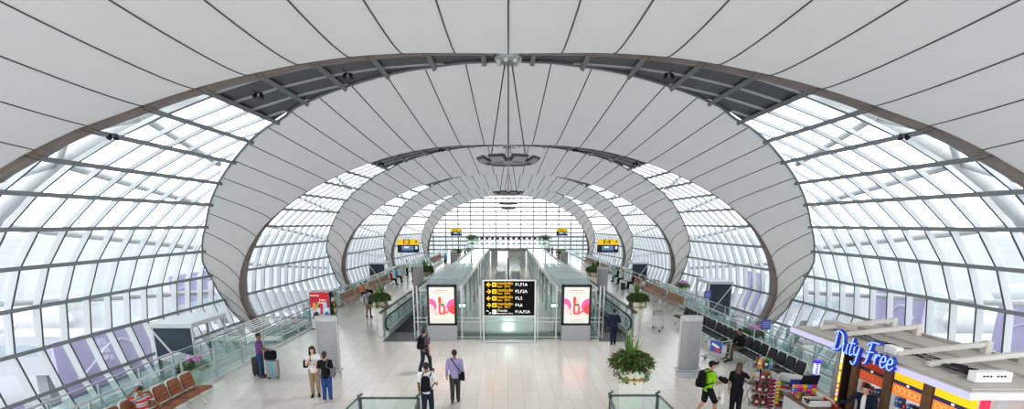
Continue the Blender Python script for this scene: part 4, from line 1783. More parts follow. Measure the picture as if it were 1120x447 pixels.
for k, (yy, lab) in enumerate(((y_back(0, 0), 'nearest suspended ring of dark lamp heads under the roof'), (y_back(1, 0), 'second suspended ring of lamp heads under the roof'), (y_back(2, 0), 'third suspended ring of lamp heads under the roof'), (y_back(3, 0), 'farthest suspended ring of lamp heads under the roof'))):
    chandelier(lab, yy, HC + .283 * L - .22)
    area('lamp_light', (0, yy, HC + 1.9), 1.6, 260)


# ------------------------------------------------------------------ gate signs
def gate_sign(label, loc, txt):
    t = thing('gate_sign', label, 'sign', loc)
    W = 2.0
    b = MB()
    b.box((0, 0, .42), (W, .16, .52))
    b.build('yellow_panel', mat('gate_yellow', (.80, .50, .02), .5, emit=(.9, .55, .02), estr=.35), t)
    b = MB()
    b.box((0, 0, -.2), (W, .16, .72))
    sc = b.build('screen', M_BLACK, t)
    b = MB()
    b.box((-.05, -.085, -.12), (1.1, .01, .38))
    b.mi = 1
    b.box((-.15, -.088, -.06), (.42, .01, .16))
    b.mi = 2
    b.box((-.05, -.088, -.38), (1.1, .01, .05))
    b.mi = 3
    b.box((.78, -.088, -.1), (.22, .01, .3))
    b.build('display', [mat('display_blue', (.15, .25, .4), .4, emit=(.12, .25, .42), estr=.3), mat('display_white', (.8, .9, .9), .4, emit=(.6, .85, .95), estr=.3), mat('display_violet', (.12, .12, .4), .4, emit=(.2, .2, .7), estr=.3), mat('display_pale', (.5, .6, .7), .4, emit=(.5, .65, .8), estr=.5)], sc)
    text_mesh(txt, .62, M_SK, t, 'lettering', (-.12 if txt else 0, -.085, .42), (PI / 2, 0, 0), 'CENTER', squeeze=1.25)
    b = MB()
    b.box((.78, -.085, .45), (.16, .01, .2))
    b.build('pictogram', mat('picto_blue', (.08, .2, .5), .5), t)
    b = MB()
    zb = -loc[2] + (0 if abs(loc[0]) < 11.4 else -.8)
    for x in (-.7, .7):
        b.box((x, .0, (zb - .56) / 2), (.08, .08, abs(zb) - .56))
    b.build('post', M_STEEL, t)
    return t


gate_sign('yellow and black F3 gate sign above the left gallery', (-9.5, 48.5, 3.35), 'F3')
gate_sign('yellow and black F4 gate sign above the right gallery', (9.45, 48.5, 3.35), 'F4')
gate_sign('small distant yellow F5 gate sign before the end wall', (-9.3, 92.0, 3.9), 'F5')
gate_sign('small distant yellow F6 gate sign before the end wall', (9.6, 92.0, 3.9), 'F6')


# ------------------------------------------------------------------ boarding pavilions by the windows
def pavilion(label, s, yc, of=2.75):
    t = thing('boarding_pavilion', label, 'pavilion', (s * 14.0, yc, -.95))
    # local x outward = s
    b = MB()
    b.box((s * of, 0, 1.5), (2.1, 3.2, .24), bev=.03)
    b.build('roof', M_LGREY, t)
    for yy in (-1.45, 1.45):
        for xx in (-.95, 0, .95):
            b = MB()
            b.box((s * (of + xx), yy, 0), (.10, .10, 2.8))
            b.build('post', M_LGREY, t)
    b = MB()
    b.box((s * of, -1.47, .75), (1.9, .07, .07))
    b.build('crossbar', M_LGREY, t)
    b = MB()
    b.box((s * of, -1.5, 0), (1.85, .03, 2.75))
    b.box((s * (of + .95), 0, 0), (.05, 2.9, 2.75))
    b.build('dark_glazing', mat('dark_blue_glazing', (.05, .07, .085), .15), t)
    b = MB()
    b.beam((s * (of - .8), -1.56, -1.2), (s * (of + .9), -1.56, 1.2), .08, .08)
    b.build('brace', M_LGREY, t)
    b = MB()
    n = 12
    for i in range(n):
        x = s * (-1.9 + 3.7 * i / (n - 1))
        b.box((x, 2.9, .62), (.27, 6.0, .05), Matrix.Rotation(rad(18 * s), 3, 'Y'))
    for yy in (-.1, 2.9, 5.9):
        b.box((0, yy, .55), (4.0, .12, .10))
    b.box((0, -.2, .56), (4.1, .08, .26))
    b.build('louvred_canopy', M_WHITE, t)
    for yy in (-.1, 5.9):
        for xx in (-1.8, 1.8):
            b = MB()
            b.box((xx, yy, -.5), (.08, .08, 2.1))
            b.build('canopy_post', M_STEEL, t)
    b = MB()
    b.box((0, -.2, .1), (3.6, .02, .8))
    b.build('glass_panel', M_RAILG, t)
    return t


pavilion('grey roofed boarding passage with louvred canopy beyond the left railing', -1, 26.0)
pavilion('grey roofed boarding passage with louvred canopy beyond the right railing', 1, 44.5, 4.2)
pavilion('distant grey boarding passage beyond the left gate sign', -1, 66.0)
pavilion('distant grey boarding passage beyond the right gate sign', 1, 66.0)

# ------------------------------------------------------------------ drinks display on the left
t = thing('drinks_display', 'red fronted drinks display cabinet beside the left railing', 'display cabinet', (-9.9, 26.2, 0))
b = MB()
b.box((0, .35, 1.0), (1.05, .7, 2.0), bev=.02)
b.build('cabinet', M_DKSTEEL, t)
b = MB()
b.box((-.02, -.012, 1.02), (1.0, .02, 1.94))
pn = b.build('front_panel', mat('panel_pale_blue', (.62, .66, .74), .4), t)
M_CR = mat('drinks_red', (.55, .012, .025), .45)
b = MB()
b.box((-.02, -.026, 1.58), (1.0, .01, .80))
b.build('red_banner', M_CR, pn)
b = MB()
b.poly([(-.50, -.034, 1.78)] + [(-.36 + .22 * math.cos(a), -.034, 1.74 + .12 * math.sin(a)) for a in [2 * PI * i / 20 for i in range(20)]][:1] + [(-.2, -.034, 1.80), (-.2, -.034, 1.72), (-.48, -.034, 1.70)])
b.build('logo_backing', M_CR, pn)
text_mesh('Coca-Cola', .15, M_SW, pn, 'lettering', (-.47, -.033, 1.82), (PI / 2, 0, 0), squeeze=.68)
M_PW = M_SW
text_mesh('\u0e14\u0e37\u0e48\u0e21\u0e40\u0e22\u0e47\u0e19 \u0e46', .13, M_SW, pn, 'lettering', (-.02, -.033, 1.58), (PI / 2, 0, 0), squeeze=.8)
text_mesh('\u0e40\u0e22\u0e47\u0e19\u0e0a\u0e37\u0e48\u0e19\u0e43\u0e08', .13, M_SW, pn, 'lettering', (-.08, -.033, 1.44), (PI / 2, 0, 0), squeeze=.8)
for (x, z, w_, h_, r_, c) in ((-.32, 1.22, .16, .34, 8, (.75, .35, .12)), (-.14, 1.30, .12, .3, 20, (.30, .48, .06)), (.06, 1.02, .13, .44, 3, (.55, .05, .10)), (.26, 1.30, .20, .28, 0, (.45, .65, .80)), (-.26, .72, .28, .36, 18, (.06, .02, .02)), (.05, .50, .22, .42, -20, (.70, .03, .03)),
                              (.32, .72, .26, .34, 6, (.05, .16, .50)), (.30, 1.06, .2, .16, 0, (.75, .78, .82)), (.16, .46, .16, .38, -20, (.65, .08, .05)), (-.18, .12, .12, .06, 0, (.45, .6, .05)), (.34, .62, .12, .10, 0, (.10, .45, .2))):
    b = MB()
    rot = Matrix.Rotation(rad(r_), 3, 'Y')
    b.box((x, -.036, z), (w_, .012, h_), rot, bev=.004)
    b.box(V(x, -.036, z) + rot @ V(0, 0, h_ / 2 + .03), (w_ * .45, .012, .07), rot)
    b.build('bottle_print', mat('print_%d_%d' % (int(x * 100), int(z * 100)), c, .4), pn)
rng = random.Random(5)
b = MB()
for j in range(6):
    b.box((.60, .35, .22 + j * .31), (.18, .66, .02))
b.build('side_shelf', M_DKSTEEL, t)
k_ = 0
for j in range(6):
    for i in range(4):
        c = rng.choice([(.02, .02, .02), (.75, .6, .05), (.6, .05, .05), (.6, .6, .6), (.1, .25, .6), (.35, .5, .1)])
        u = MB()
        u.lathe([(0, 0), (.05, 0), (.052, .15), (.02, .2), (.02, .23), (0, .23)], 10)
        o = u.build('bottle', mat('bottle_%d' % int(c[0] * 100 + c[1] * 10), c, .35), None, True, (-9.9 + .61, 26.2 + .12 + .15 * i, .232 + j * .31))
        tag(o, 'small bottle on the side of the drinks display, %s shelf, %s from front' % (['lowest', 'second', 'third', 'fourth', 'fifth', 'top'][j], ['first', 'second', 'third', 'fourth'][i]), 'bottle', 'bottles on the side of the drinks display')


# ------------------------------------------------------------------ luggage
def suitcase(label, loc, rotz, body, band=None, h=.62, w=.42, d=.26):
    t = thing('suitcase', label, 'suitcase', loc, rotz)
    b = MB()
    b.box((0, 0, .06 + h / 2), (w, d, h), bev=.05)
    b.build('shell', body, t, True)
    if band:
        b = MB()
        b.box((0, 0, .06 + h / 2), (.10, d + .012, h + .012), bev=.04)
        b.build('strap', band, t, True)
    b = MB()
    b.tube([(-.1, d / 2 - .03, h), (-.1, d / 2 - .03, h + .4), (.1, d / 2 - .03, h + .4), (.1, d / 2 - .03, h)], .012, 6)
    b.build('handle', M_GREY, t)
    for x in (-w / 2 + .06, w / 2 - .06):
        for y_ in (-d / 2 + .05, d / 2 - .05):
            b = MB()
            b.cyl((x - .015, y_, .035), (x + .015, y_, .035), .035)
            b.build('wheel', M_BRUB, t)
    return t


suitcase('grey suitcase with a turquoise strap in front of the man in purple', (-8.55, 17.55, 0), rad(8), mat('grey_shell', (.27, .275, .29), .35), mat('turquoise_strap', (.02, .38, .50), .5))
suitcase('black suitcase behind the man in purple', (-9.28, 17.95, 0), rad(80), M_BRUB, None, .66, .40, .26)
t = thing('cabin_bag', 'black cabin bag strapped on top of the grey suitcase', 'bag', (-8.58, 17.53, .70), rad(8))
b = MB()
b.box((0, 0, .17), (.40, .24, .32), bev=.06)
b.build('bag_body', C_BAG, t, True)
b = MB()
b.tube([(-.1, 0, .32), (-.07, 0, .40), (.07, 0, .40), (.1, 0, .32)], .012, 6)
b.build('handle', C_BAG, t)
suitcase('black suitcase standing in front of the right tan bench', (9.7, 42.5, 0), rad(90), M_BRUB, None, .55, .5, .3)
suitcase('black suitcase standing in front of the left tan bench', (-9.6, 37.5, 0), rad(90), M_BRUB, None, .66, .42, .3)


def trolley(label, loc, rotz, ad=True):
    t = thing('luggage_trolley', label, 'trolley', loc, rotz)
    b = MB()
    for sx in (-1, 1):
        b.tube([(sx * .24, .55, .14), (sx * .26, -.30, .14), (sx * .27, -.42, .30), (sx * .27, -.50, .95)], .018, 8)
    b.tube([(-.27, -.50, .95), (.27, -.50, .95)], .022, 8)
    b.tube([(-.24, .55, .14), (.24, .55, .14)], .018, 8)
    for y_ in (-.2, .05, .3):
        b.tube([(-.25, y_, .14), (.25, y_, .14)], .014, 6)
    for z in (.45, .7):
        b.tube([(-.27, -.46, z), (.27, -.46, z)], .012, 6)
    b.build('frame', M_STEEL, t, True)
    for (x, y_) in ((-.24, -.32), (.24, -.32), (0, .50)):
        b = MB()
        b.cyl((x - .03, y_, .07), (x + .03, y_, .07), .07)
        b.build('wheel', M_BRUB, t)
        b = MB()
        b.box((x, y_, .12), (.09, .06, .06))
        b.build('caster', M_STEEL, t)
    b = MB()
    b.box((0, -.30, .80), (.50, .32, .02))
    for sx in (-1, 1):
        b.box((sx * .25, -.30, .88), (.015, .32, .18))
    b.box((0, -.14, .88), (.50, .015, .18))
    b.build('basket', M_GREY, t)
    if ad:
        b = MB()
        b.box((-.285, -.22, .70), (.012, .56, .46))
        b.mi = 1
        b.box((-.294, -.2, .74), (.008, .36, .10), Matrix.Rotation(.3, 3, 'X'))
        b.mi = 2
        b.box((-.294, -.30, .57), (.008, .26, .14), Matrix.Rotation(-.3, 3, 'X'))
        b.build('advert_panel', [mat('ad_blue', (.06, .13, .42), .4), M_WHITE, mat('ad_red', (.6, .04, .06), .4)], t)
    return t


trolley('luggage trolley with blue advert panel in front of the seated man in black', (8.45, 19.85, 0), rad(28))
t = thing('travel_bag', 'dark bag lying in the basket of the trolley by the seated man', 'bag', (8.45, 19.85, .81), rad(28))
b = MB()
b.hull([((-.12, -.33, .10), (.10, .10, .09)), ((.12, -.28, .12), (.10, .11, .10))])
b.build('bag_body', C_BAG, t, True)
trolley('silver luggage trolley beside the planter at the right walkway', (7.95, 26.1, 0), rad(170), False)
t = thing('travel_bag', 'black bag hanging on the trolley beside the right planter', 'bag', (7.95, 26.1, .82), rad(170))
b = MB()
b.hull([((-.1, -.33, .08), (.10, .10, .07)), ((.1, -.28, .08), (.10, .10, .07))])
b.build('bag_body', C_BAG, t, True)

# small blue notice signs and white bins behind the right railing
def notice(label, loc, rz=0):
    t = thing('notice_stand', label, 'sign', loc, rz)
    b = MB()
    b.tube([(0, 0, 0), (0, 0, 1.2)], .02, 8)
    b.build('pole', M_STEEL, t)
    b = MB()
    b.box((0, -.02, 1.25), (.40, .03, .42))
    pn_ = b.build('plate', mat('notice_blue', (.05, .07, .30), .4), t)
    b = MB()
    for z in (1.34, 1.26, 1.16):
        b.box((0, -.038, z), (.28, .006, .025))
    b.build('print', mat('notice_print', (.35, .4, .7), .5), pn_)
    return t


notice('blue notice on a pole behind the third bench of black seats', (11.1, 22.6 - 1.3, 0))
notice('blue notice on a pole near the duty free shop', (11.0, 15.4, .15))
notice('blue notice on a pole by the right boarding passage', (11.9, 29.9, .1))
notice('blue notice on a pole beyond the drinks display on the left', (-11.9, 30.8, .0))


def bin_(label, loc):
    t = thing('litter_bin', label, 'bin', loc)
    b = MB()
    b.box((0, 0, .5), (.45, .40, 1.0), bev=.03)
    b.build('body', M_LGREY, t)
    b = MB()
    b.box((0, 0, 1.04), (.48, .43, .09), bev=.02)
    b.build('lid', M_GREY, t)
    return t


bin_('grey litter bin beyond the right railing, behind the black seats', (11.3, 18.6, .05))
bin_('grey litter bin beside the pink orchid on the right', (11.2, 24.2, .05))
bin_('grey litter bin beyond the left railing past the drinks display', (-11.9, 32.0, .0))
bin_('grey litter bin against the right railing past the tan benches', (11.9, 40.4, .0))
bin_('white litter bin standing at the corner of the left floor edge', (-10.9, 30.2, 0))

# desk-like console beside left orchid
t = thing('gate_console', 'grey gate desk beyond the left railing near the orchid', 'desk', (-13.55, 19.8, -.95))
b = MB()
b.box((0, 0, .55), (.6, .8, 1.1))
b.build('body', M_GREY, t)
b = MB()
b.box((0, 0, 1.14), (.75, 1.0, .08), Matrix.Rotation(.25, 3, 'Y'))
b.build('top', M_LGREY, t)


# small floodlights and cameras on the ribs
def flood(label, s, k, dy=.3):
    p = tube_pt(s, y_back(k, s) + dy, .97)
    t = thing('floodlight', label, 'lamp', p)
    t.scale = (.7, .7, .7)
    d = (V(0, p.y, HC) - p).normalized()
    b = MB()
    b.cyl((0, 0, 0), -d * .35, .03)
    b.build('bracket', M_DKSTEEL, t)
    for sx in (-1, 1):
        b = MB()
        c = V(sx * .14, 0, -.05)
        b.cyl(c, c + V(sx * .05, -.12, -.16), .08, .11)
        b.build('lamp_head', M_BLACK, t)
    b = MB()
    b.box((0, 0, 0), (.36, .06, .06))
    b.build('bar', M_DKSTEEL, t)


flood('pair of black floodlights on the left of the nearest rib, by the dark panels', -.47, 0, 1.0)
flood('pair of black floodlights low on the left of the nearest rib', -.715, 0, .45)
flood('pair of black floodlights on the right of the nearest rib', .715, 0, .45)
flood('black spotlight on the nearest rib, left of the crown', -.30, 0, .9)
flood('black spotlight on the nearest rib, right of the crown', .30, 0, .9)
flood('black spotlight on the second rib, left of the crown', -.26, 1, .5)
flood('black spotlight on the second rib, right of the crown', .26, 1, .5)
flood('floodlight on the second rib at the left end of the dark panels', -.50, 1, .5)
flood('floodlight on the second rib at the right end of the dark panels', .50, 1, .5)

# ------------------------------------------------------------------ duty free shop
M_BEIGE = mat('beige_roof_paint', (.47, .43, .39), .6, noise=.06, nscale=2)
M_BROWN = mat('brown_wood', (.17, .10, .065), .45, noise=.2, nscale=5)
M_DBROWN = mat('dark_brown_panel', (.045, .022, .016), .4)
M_LED = mat('led_lilac', (.42, .42, .56), .4, emit=(.62, .58, .95), estr=.42)
shop = thing('shop_kiosk', 'open duty free shop kiosk with a flat beige roof edged in lilac light', 'kiosk', (8.8, 10.6, 0))
X0, X1, Y0, Y1, ZR = -1.15, 1.3, -2.7, 2.7, 2.72
b = MB()
b.box(((X0 + X1) / 2, 0, ZR), (X1 - X0, Y1 - Y0, .14))
b.box(((X0 + X1) / 2, 0, ZR + .085), (X1 - X0 - .16, Y1 - Y0 - .16, .03))
b.box((X1 - .03, 0, ZR + .12), (.06, Y1 - Y0, .12))
b.box((.75, 0, ZR + .12), (.7, Y1 - Y0 - .5, .05))
for yy in (-1.9, -.6, .7, 1.9):
    b.box((.2, yy, ZR + .105), (2.0, .05, .03))
b.build('roof', M_BEIGE, shop)
b = MB()
b.box((X0 - .012, 0, ZR - .01), (.02, Y1 - Y0 + .04, .12))
b.box(((X0 + X1) / 2, Y0 - .012, ZR - .01), (X1 - X0, .02, .12))
b.build('lit_edge', M_LED, shop)
for yy in (2.1, 1.3, -.5, -1.3):
    b = MB()
    b.box((1.1, yy, ZR + .24), (.13, .13, .36), bev=.01)
    b.beam((1.1, yy, ZR + .36), (-.75, yy, ZR + .15), .10, .09)
    b.build('roof_bracket', mat('bracket_cream', (.58, .55, .50), .5), shop)
b = MB()
b.box((-.45, -2.25, ZR + .2), (.62, .16, .18))
b.mi = 1
for i in (-.18, -.12, -.06, .06, .12, .18):
    b.box((-.45 + i, -2.335, ZR + .22), (.03, .01, .03))
b.build('control_box', [M_WHITE, M_BLACK], shop)
b = MB()
b.box((-.7, -.35, ZR + .19), (.16, .32, .16))
b.build('control_box', M_WHITE, shop)
b = MB()
b.box((-.2, 2.2, ZR + .19), (.3, .9, .14))
b.build('control_box', M_BEIGE, shop)
rng = random.Random(3)
for j in range(5):
    b = MB()
    pts = []
    for i in range(22):
        yy = 1.9 - i * .2
        pts.append((-.45 + .06 * j + .10 * math.sin(i * .7 + j * 1.7) + rng.uniform(-.03, .03), yy, ZR + .125 + .03 * abs(math.sin(i * 1.3 + j))))
    b.tube(pts, .009, 5)
    b.build('cable', M_BLACK, shop)
for j in range(3):
    b = MB()
    b.tube([(-.42 + (.16 + .03 * j) * math.cos(a * .5), -1.55 + (.20 + .04 * j) * math.sin(a * .5) - .02 * a, ZR + .15 + .01 * j) for a in range(0, 26)], .014, 5)
    b.build('cable', M_BLACK, shop)
# end wall and frame
b = MB()
b.box((.50, 2.66, 1.32), (.42, .10, 2.64))
b.build('end_panel', M_DBROWN, shop)


def pixel_mat():
    m = bpy.data.materials.new('pixel_lights')
    m.use_nodes = True
    nt = m.node_tree
    bs = nt.nodes['Principled BSDF']
    tc = nt.nodes.new('ShaderNodeTexCoord')
    sp = nt.nodes.new('ShaderNodeSeparateXYZ')
    mu = nt.nodes.new('ShaderNodeMath')
    mu.operation = 'MULTIPLY'
    mu.inputs[1].default_value = 16
    fl = nt.nodes.new('ShaderNodeMath')
    fl.operation = 'FLOOR'
    wn_ = nt.nodes.new('ShaderNodeTexWhiteNoise')
    wn_.noise_dimensions = '1D'
    rp = nt.nodes.new('ShaderNodeValToRGB')
    rp.color_ramp.interpolation = 'CONSTANT'
    e = rp.color_ramp.elements
    e[0].color = (.95, .80, .08, 1)
    e[1].position = .45
    e[1].color = (.95, .88, .55, 1)
    for p_, c in ((.72, (.85, .10, .10, 1)), (.85, (.5, .75, .12, 1)), (.93, (.9, .3, .5, 1))):
        x = e.new(p_)
        x.color = c
    nt.links.new(tc.outputs['Object'], sp.inputs[0])
    nt.links.new(sp.outputs['Z'], mu.inputs[0])
    nt.links.new(mu.outputs[0], fl.inputs[0])
    nt.links.new(fl.outputs[0], wn_.inputs['W'])
    nt.links.new(wn_.outputs['Value'], rp.inputs['Fac'])
    nt.links.new(rp.outputs['Color'], bs.inputs['Base Color'])
    nt.links.new(rp.outputs['Color'], bs.inputs['Emission Color'])
    bs.inputs['Emission Strength'].default_value = .75
    return m


M_PIX = pixel_mat()
for x in (.25, .74):
    b = MB()
    b.box((x, 2.64, 1.32), (.07, .12, 2.64))
    b.mi = 1
    b.box((x - .05, 2.64, 1.32), (.03, .14, 2.64))
    b.box((x + .05, 2.64, 1.32), (.03, .14, 2.64))
    b.build('pixel_light_strip', [M_PIX, M_GREY], shop)
b = MB()
b.box((.86, 2.60, 1.32), (.16, .12, 2.64))
b.build('white_post', M_WHITE, shop)
b = MB()
b.box((.62, -1.22, 1.32), (.10, .10, 2.64))
b.build('pixel_light_strip', mat('pixel_red', (.7, .03, .08), .4, emit=(.9, .05, .12), estr=.6), shop)
b = MB()
b.box((1.2, 0, 1.32), (.08, Y1 - Y0 - .3, 2.64))
b.build('back_wall', M_WHITE, shop)
b = MB()
b.box((1.0, -2.3, 1.0), (.5, .06, 2.0))
b.box((.62, -2.5, 1.32), (.10, .10, 2.64))
b.build('front_post', M_GREY, shop)

# three display shelf bays, facing -X
bays = [(1.79, .90, 'far'), (.60, .92, 'middle'), (-.62, 1.0, 'near')]
for bi, (yc, wd, nm) in enumerate(bays):
    t = thing('display_shelf', '%s bay of lit duty free shelves under a %s header' % (nm, ['red and black', 'yellow and orange', 'wide yellow and orange'][bi]), 'shelf', (9.45, 10.6 + yc, 0))
    b = MB()
    b.box((.27, 0, 1.1), (.05, wd, 2.2))
    b.build('back_panel', mat('shelf_back_lit', (.75, .76, .78), .5, emit=(.85, .9, 1), estr=.35), t)
    b = MB()
    for sy in (-1, 1):
        b.box((.1, sy * (wd / 2 + .0), 1.1), (.36, .05, 2.2))
    b.build('side_panel', M_WHITE, t)
    hd_cols = [[(.30, .03, .02), (.02, .015, .02), (.40, .08, .03)], [(.85, .55, .02), (.035, .03, .10), (.75, .22, .05)], [(.85, .60, .02), (.035, .03, .10), (.75, .24, .05)]][bi]
    b = MB()
    b.box((-.09, 0, 2.0), (.03, wd - .02, .34))
    b.mi = 1
    b.box((-.095, 0, 1.79), (.03, wd - .02, .09))
    b.mi = 2
    b.box((-.09, 0, 1.62), (.03, wd - .02, .26))
    b.mi = 3
    for i in range(5):
        yy = -wd / 2 + .15 + i * (wd - .3) / 4
        b.tube([(-.108, yy + .07 * math.cos(a), 1.62 + .07 * math.sin(a)) for a in [2 * PI * q / 14 for q in range(14)]], .008, 5, closed=True)
    b.mi = 4
    b.box((-.112, 0, 1.79), (.01, .07, .05))
    hm_ = [mat('header_%d_%d' % (bi, q), c, .45, emit=c, estr=.5) for q, c in enumerate(hd_cols)]
    b.build('header_panel', hm_ + [mat('header_swirl_%d' % bi, [(.6, .12, .05), (.95, .5, .2), (.95, .5, .2)][bi], .5, emit=[(.6, .12, .05), (.95, .5, .2), (.95, .5, .2)][bi], estr=.5), M_SW], t)
    for si, z in enumerate((.20, .52, .84, 1.16)):
        b = MB()
        b.box((.08, 0, z), (.36, wd - .06, .03))
        b.build('shelf', mat('shelf_white', (.78, .79, .80), .4), t)
        rr = random.Random(bi * 10 + si)
        n = 7
        for i in range(n):
            if z < .6 and i % 1:
                continue
            h_ = rr.uniform(.12, .24)
            w_ = rr.uniform(.07, .11)
            c = rr.choice([(.45, .03, .04), (.05, .06, .16), (.55, .50, .58), (.02, .02, .025), (.08, .20, .45), (.5, .45, .35), (.30, .04, .08), (.12, .10, .16)])
            u = MB()
            u.box((0, 0, h_ / 2), (.10, w_, h_), bev=.006)
            u.mi = 1
            u.box((-.052, 0, h_ * .6), (.004, w_ * .6, h_ * .18))
            o = u.build('perfume_box', [mat('pack_%d' % int(c[0] * 100 + c[1] * 1000 + c[2] * 10), c, .35), M_LGREY], None, False, (9.45 + .02, 10.6 + yc - wd / 2 + .11 + i * (wd - .22) / (n - 1), z + .015))
            tag(o, 'boxed product %s from the far end, %s shelf of the %s duty free bay' % (['seventh', 'sixth', 'fifth', 'fourth', 'third', 'second', 'first'][i], ['lowest', 'second', 'upper', 'top'][si], nm), 'box', 'boxed products on the %s duty free bay' % nm)
for yy in (1.20, .01, 2.37):
    b = MB()
    b.box((.66, yy, 1.32), (.40, .17, 2.64))
    b.build('brown_post', M_BROWN, shop)

# neon sign : strokes in (u, v) ; u runs along -Y, v up
sign = thing('neon_sign', 'blue Duty Free script sign standing on the shop roof edge', 'sign', (7.52, 11.35, 2.66), 0)
Lr = {
    'D': ([[(.10, .44), (.10, .05), (.02, .0)], [(.0, .38), (.10, .46), (.28, .42), (.36, .26), (.28, .08), (.12, .02), (.02, .04)]], .40),
    'u': ([[(.0, .24), (.0, .08), (.06, .02), (.13, .06), (.15, .24)], [(.15, .24), (.15, .06), (.20, .02)]], .22),
    't': ([[(.06, .40), (.05, .08), (.10, .02), (.15, .06)], [(-.02, .28), (.15, .30)]], .17),
    'y': ([[(.0, .24), (.02, .10), (.08, .06), (.14, .12), (.16, .24)], [(.16, .24), (.13, -.08), (.06, -.16), (-.02, -.10)]], .24),
    ' ': ([], .14),
    'F': ([[(.12, .42), (.08, .02), (.0, -.04)], [(.0, .36), (.10, .44), (.34, .46)], [(.02, .22), (.24, .25)]], .32),
    'r': ([[(.0, .24), (.02, .02)], [(.02, .16), (.08, .24), (.14, .22)]], .17),
    'e': ([[(.02, .12), (.14, .15), (.12, .24), (.05, .24), (.01, .12), (.05, .03), (.12, .02), (.18, .08)]], .20),
}
u0 = 0
for ch in 'Duty Free':
    st, adv = Lr[ch]
    if st:
        dk, lt = MB(), MB()
        for s_ in st:
            pts = []
            n = len(s_)
            for i in range(n - 1):       # smooth strokes
                p0, p1, p2, p3 = s_[max(i - 1, 0)], s_[i], s_[i + 1], s_[min(i + 2, n - 1)]
                for q in range(6):
                    t_ = q / 6
                    f = lambda a, b_, c, d: .5 * (2 * b_ + (c - a) * t_ + (2 * a - 5 * b_ + 4 * c - d) * t_ * t_ + (3 * b_ - a - 3 * c + d) * t_ ** 3)
                    pts.append((f(p0[0], p1[0], p2[0], p3[0]), f(p0[1], p1[1], p2[1], p3[1])))
            pts.append(s_[-1])
            dk.tube([(.045, -(u0 + a + b_ * .15) * .92, b_) for a, b_ in pts], .040, 6)
            lt.tube([(-.01, -(u0 + a + b_ * .15) * .92, b_) for a, b_ in pts], .015, 6)
        o = dk.build('letter', mat('neon_blue_body', (.012, .035, .26), .4, emit=(.02, .05, .75), estr=.12), sign)
        lt.build('neon_tube', mat('neon_tube', (.3, .42, .85), .4, emit=(.22, .36, 1), estr=.75), o)
    u0 += adv
b = MB()
b.box((.09, -.85, .02), (.03, 1.8, .04))
b.build('mounting_bar', M_DKSTEEL, sign)

# sales counter
t = thing('sales_counter', 'low shop counter where the clerk works', 'counter', (8.05, 12.55, 0))
b = MB()
b.box((0, 0, .44), (.75, 1.5, .88))
b.build('body', M_LGREY, t)
b = MB()
b.box((0, 0, .90), (.85, 1.6, .05))
b.build('top', M_BROWN, t)
b = MB()
b.box((-.2, -.79, .55), (.3, .02, .4))
b.build('blue_print', mat('counter_blue', (.05, .16, .45), .4), t)
rng = random.Random(11)
cols = [('pink', (.85, .12, .42)), ('yellow', (.85, .55, .04)), ('blue', (.08, .25, .65)), ('magenta', (.55, .03, .28)), ('orange', (.80, .30, .05))]
for j in range(3):
    for i in range(5):
        cn, c = cols[(i + j * 2) % 5]
        u = MB()
        u.box((0, 0, .045), (.11, .09, .09), bev=.01)
        u.mi = 1
        u.box((-.057, 0, .05), (.004, .05, .03))
        o = u.build('sweet_box', [mat('sweet_' + cn, c, .4), M_WHITE], None, False, (7.85 + .13 * i, 13.12, .925 + .095 * j))
        tag(o, '%s sweet box on the far end of the shop counter, %s layer' % (cn, ['bottom', 'middle', 'top'][j]), 'box', 'sweet boxes stacked on the counter')
for i in range(8):
    u = MB()
    u.lathe([(0, 0), (.055, 0), (.06, .05), (.04, .10), (0, .12)], 10)
    o = u.build('cookie_bag', mat('cookie_brown_%d' % (i % 3), [(.30, .16, .05), (.40, .24, .10), (.10, .035, .02)][i % 3], .45), None, True, (7.78 + .09 * (i % 4), 12.90 - .12 * (i // 4), .925))
    tag(o, 'brown snack bag before the sweet boxes, %s of the %s row' % (['first', 'second', 'third', 'fourth'][i % 4], 'far' if i < 4 else 'near'), 'snack bag', 'brown snack bags on the counter')
t = thing('acrylic_tray', 'clear white tray of chocolates on the near side of the counter', 'tray', (8.02, 12.33, .925))
b = MB()
b.box((0, 0, .02), (.62, .34, .04))
b.box((0, -.17, .08), (.62, .012, .16))
b.box((0, .17, .08), (.62, .012, .16))
b.build('tray', mat('frosted_white', (.66, .66, .66), .3), t)
b = MB()
for i in range(28):
    b.ell((rng.uniform(-.28, .28), rng.uniform(-.14, .14), .06 + rng.uniform(0, .05)), (.035, .03, .025), 6, 5)
o = b.build('chocolates', mat('chocolate_brown', (.07, .025, .015), .5, noise=.6, nscale=15), t)
o['kind'] = 'stuff'
for i in range(6):
    u = MB()
    u.lathe([(0, 0), (.05, 0), (.05, .13), (.03, .15), (0, .16)], 10)
    u.mi = 1
    u.ell((0, 0, .16), (.05, .05, .035), 8, 6)
    o = u.build('candy_jar', [mat('candy_jar_red', (.30, .05, .03), .3), mat('candy_pale', (.75, .45, .35), .4)], None, True, (8.30 + .0 * i, 12.02 + .10 * i, .925))
    tag(o, 'small candy jar in the line before the clerk, %s from the near end' % ['first', 'second', 'third', 'fourth', 'fifth', 'sixth'][i], 'jar', 'candy jars before the clerk')

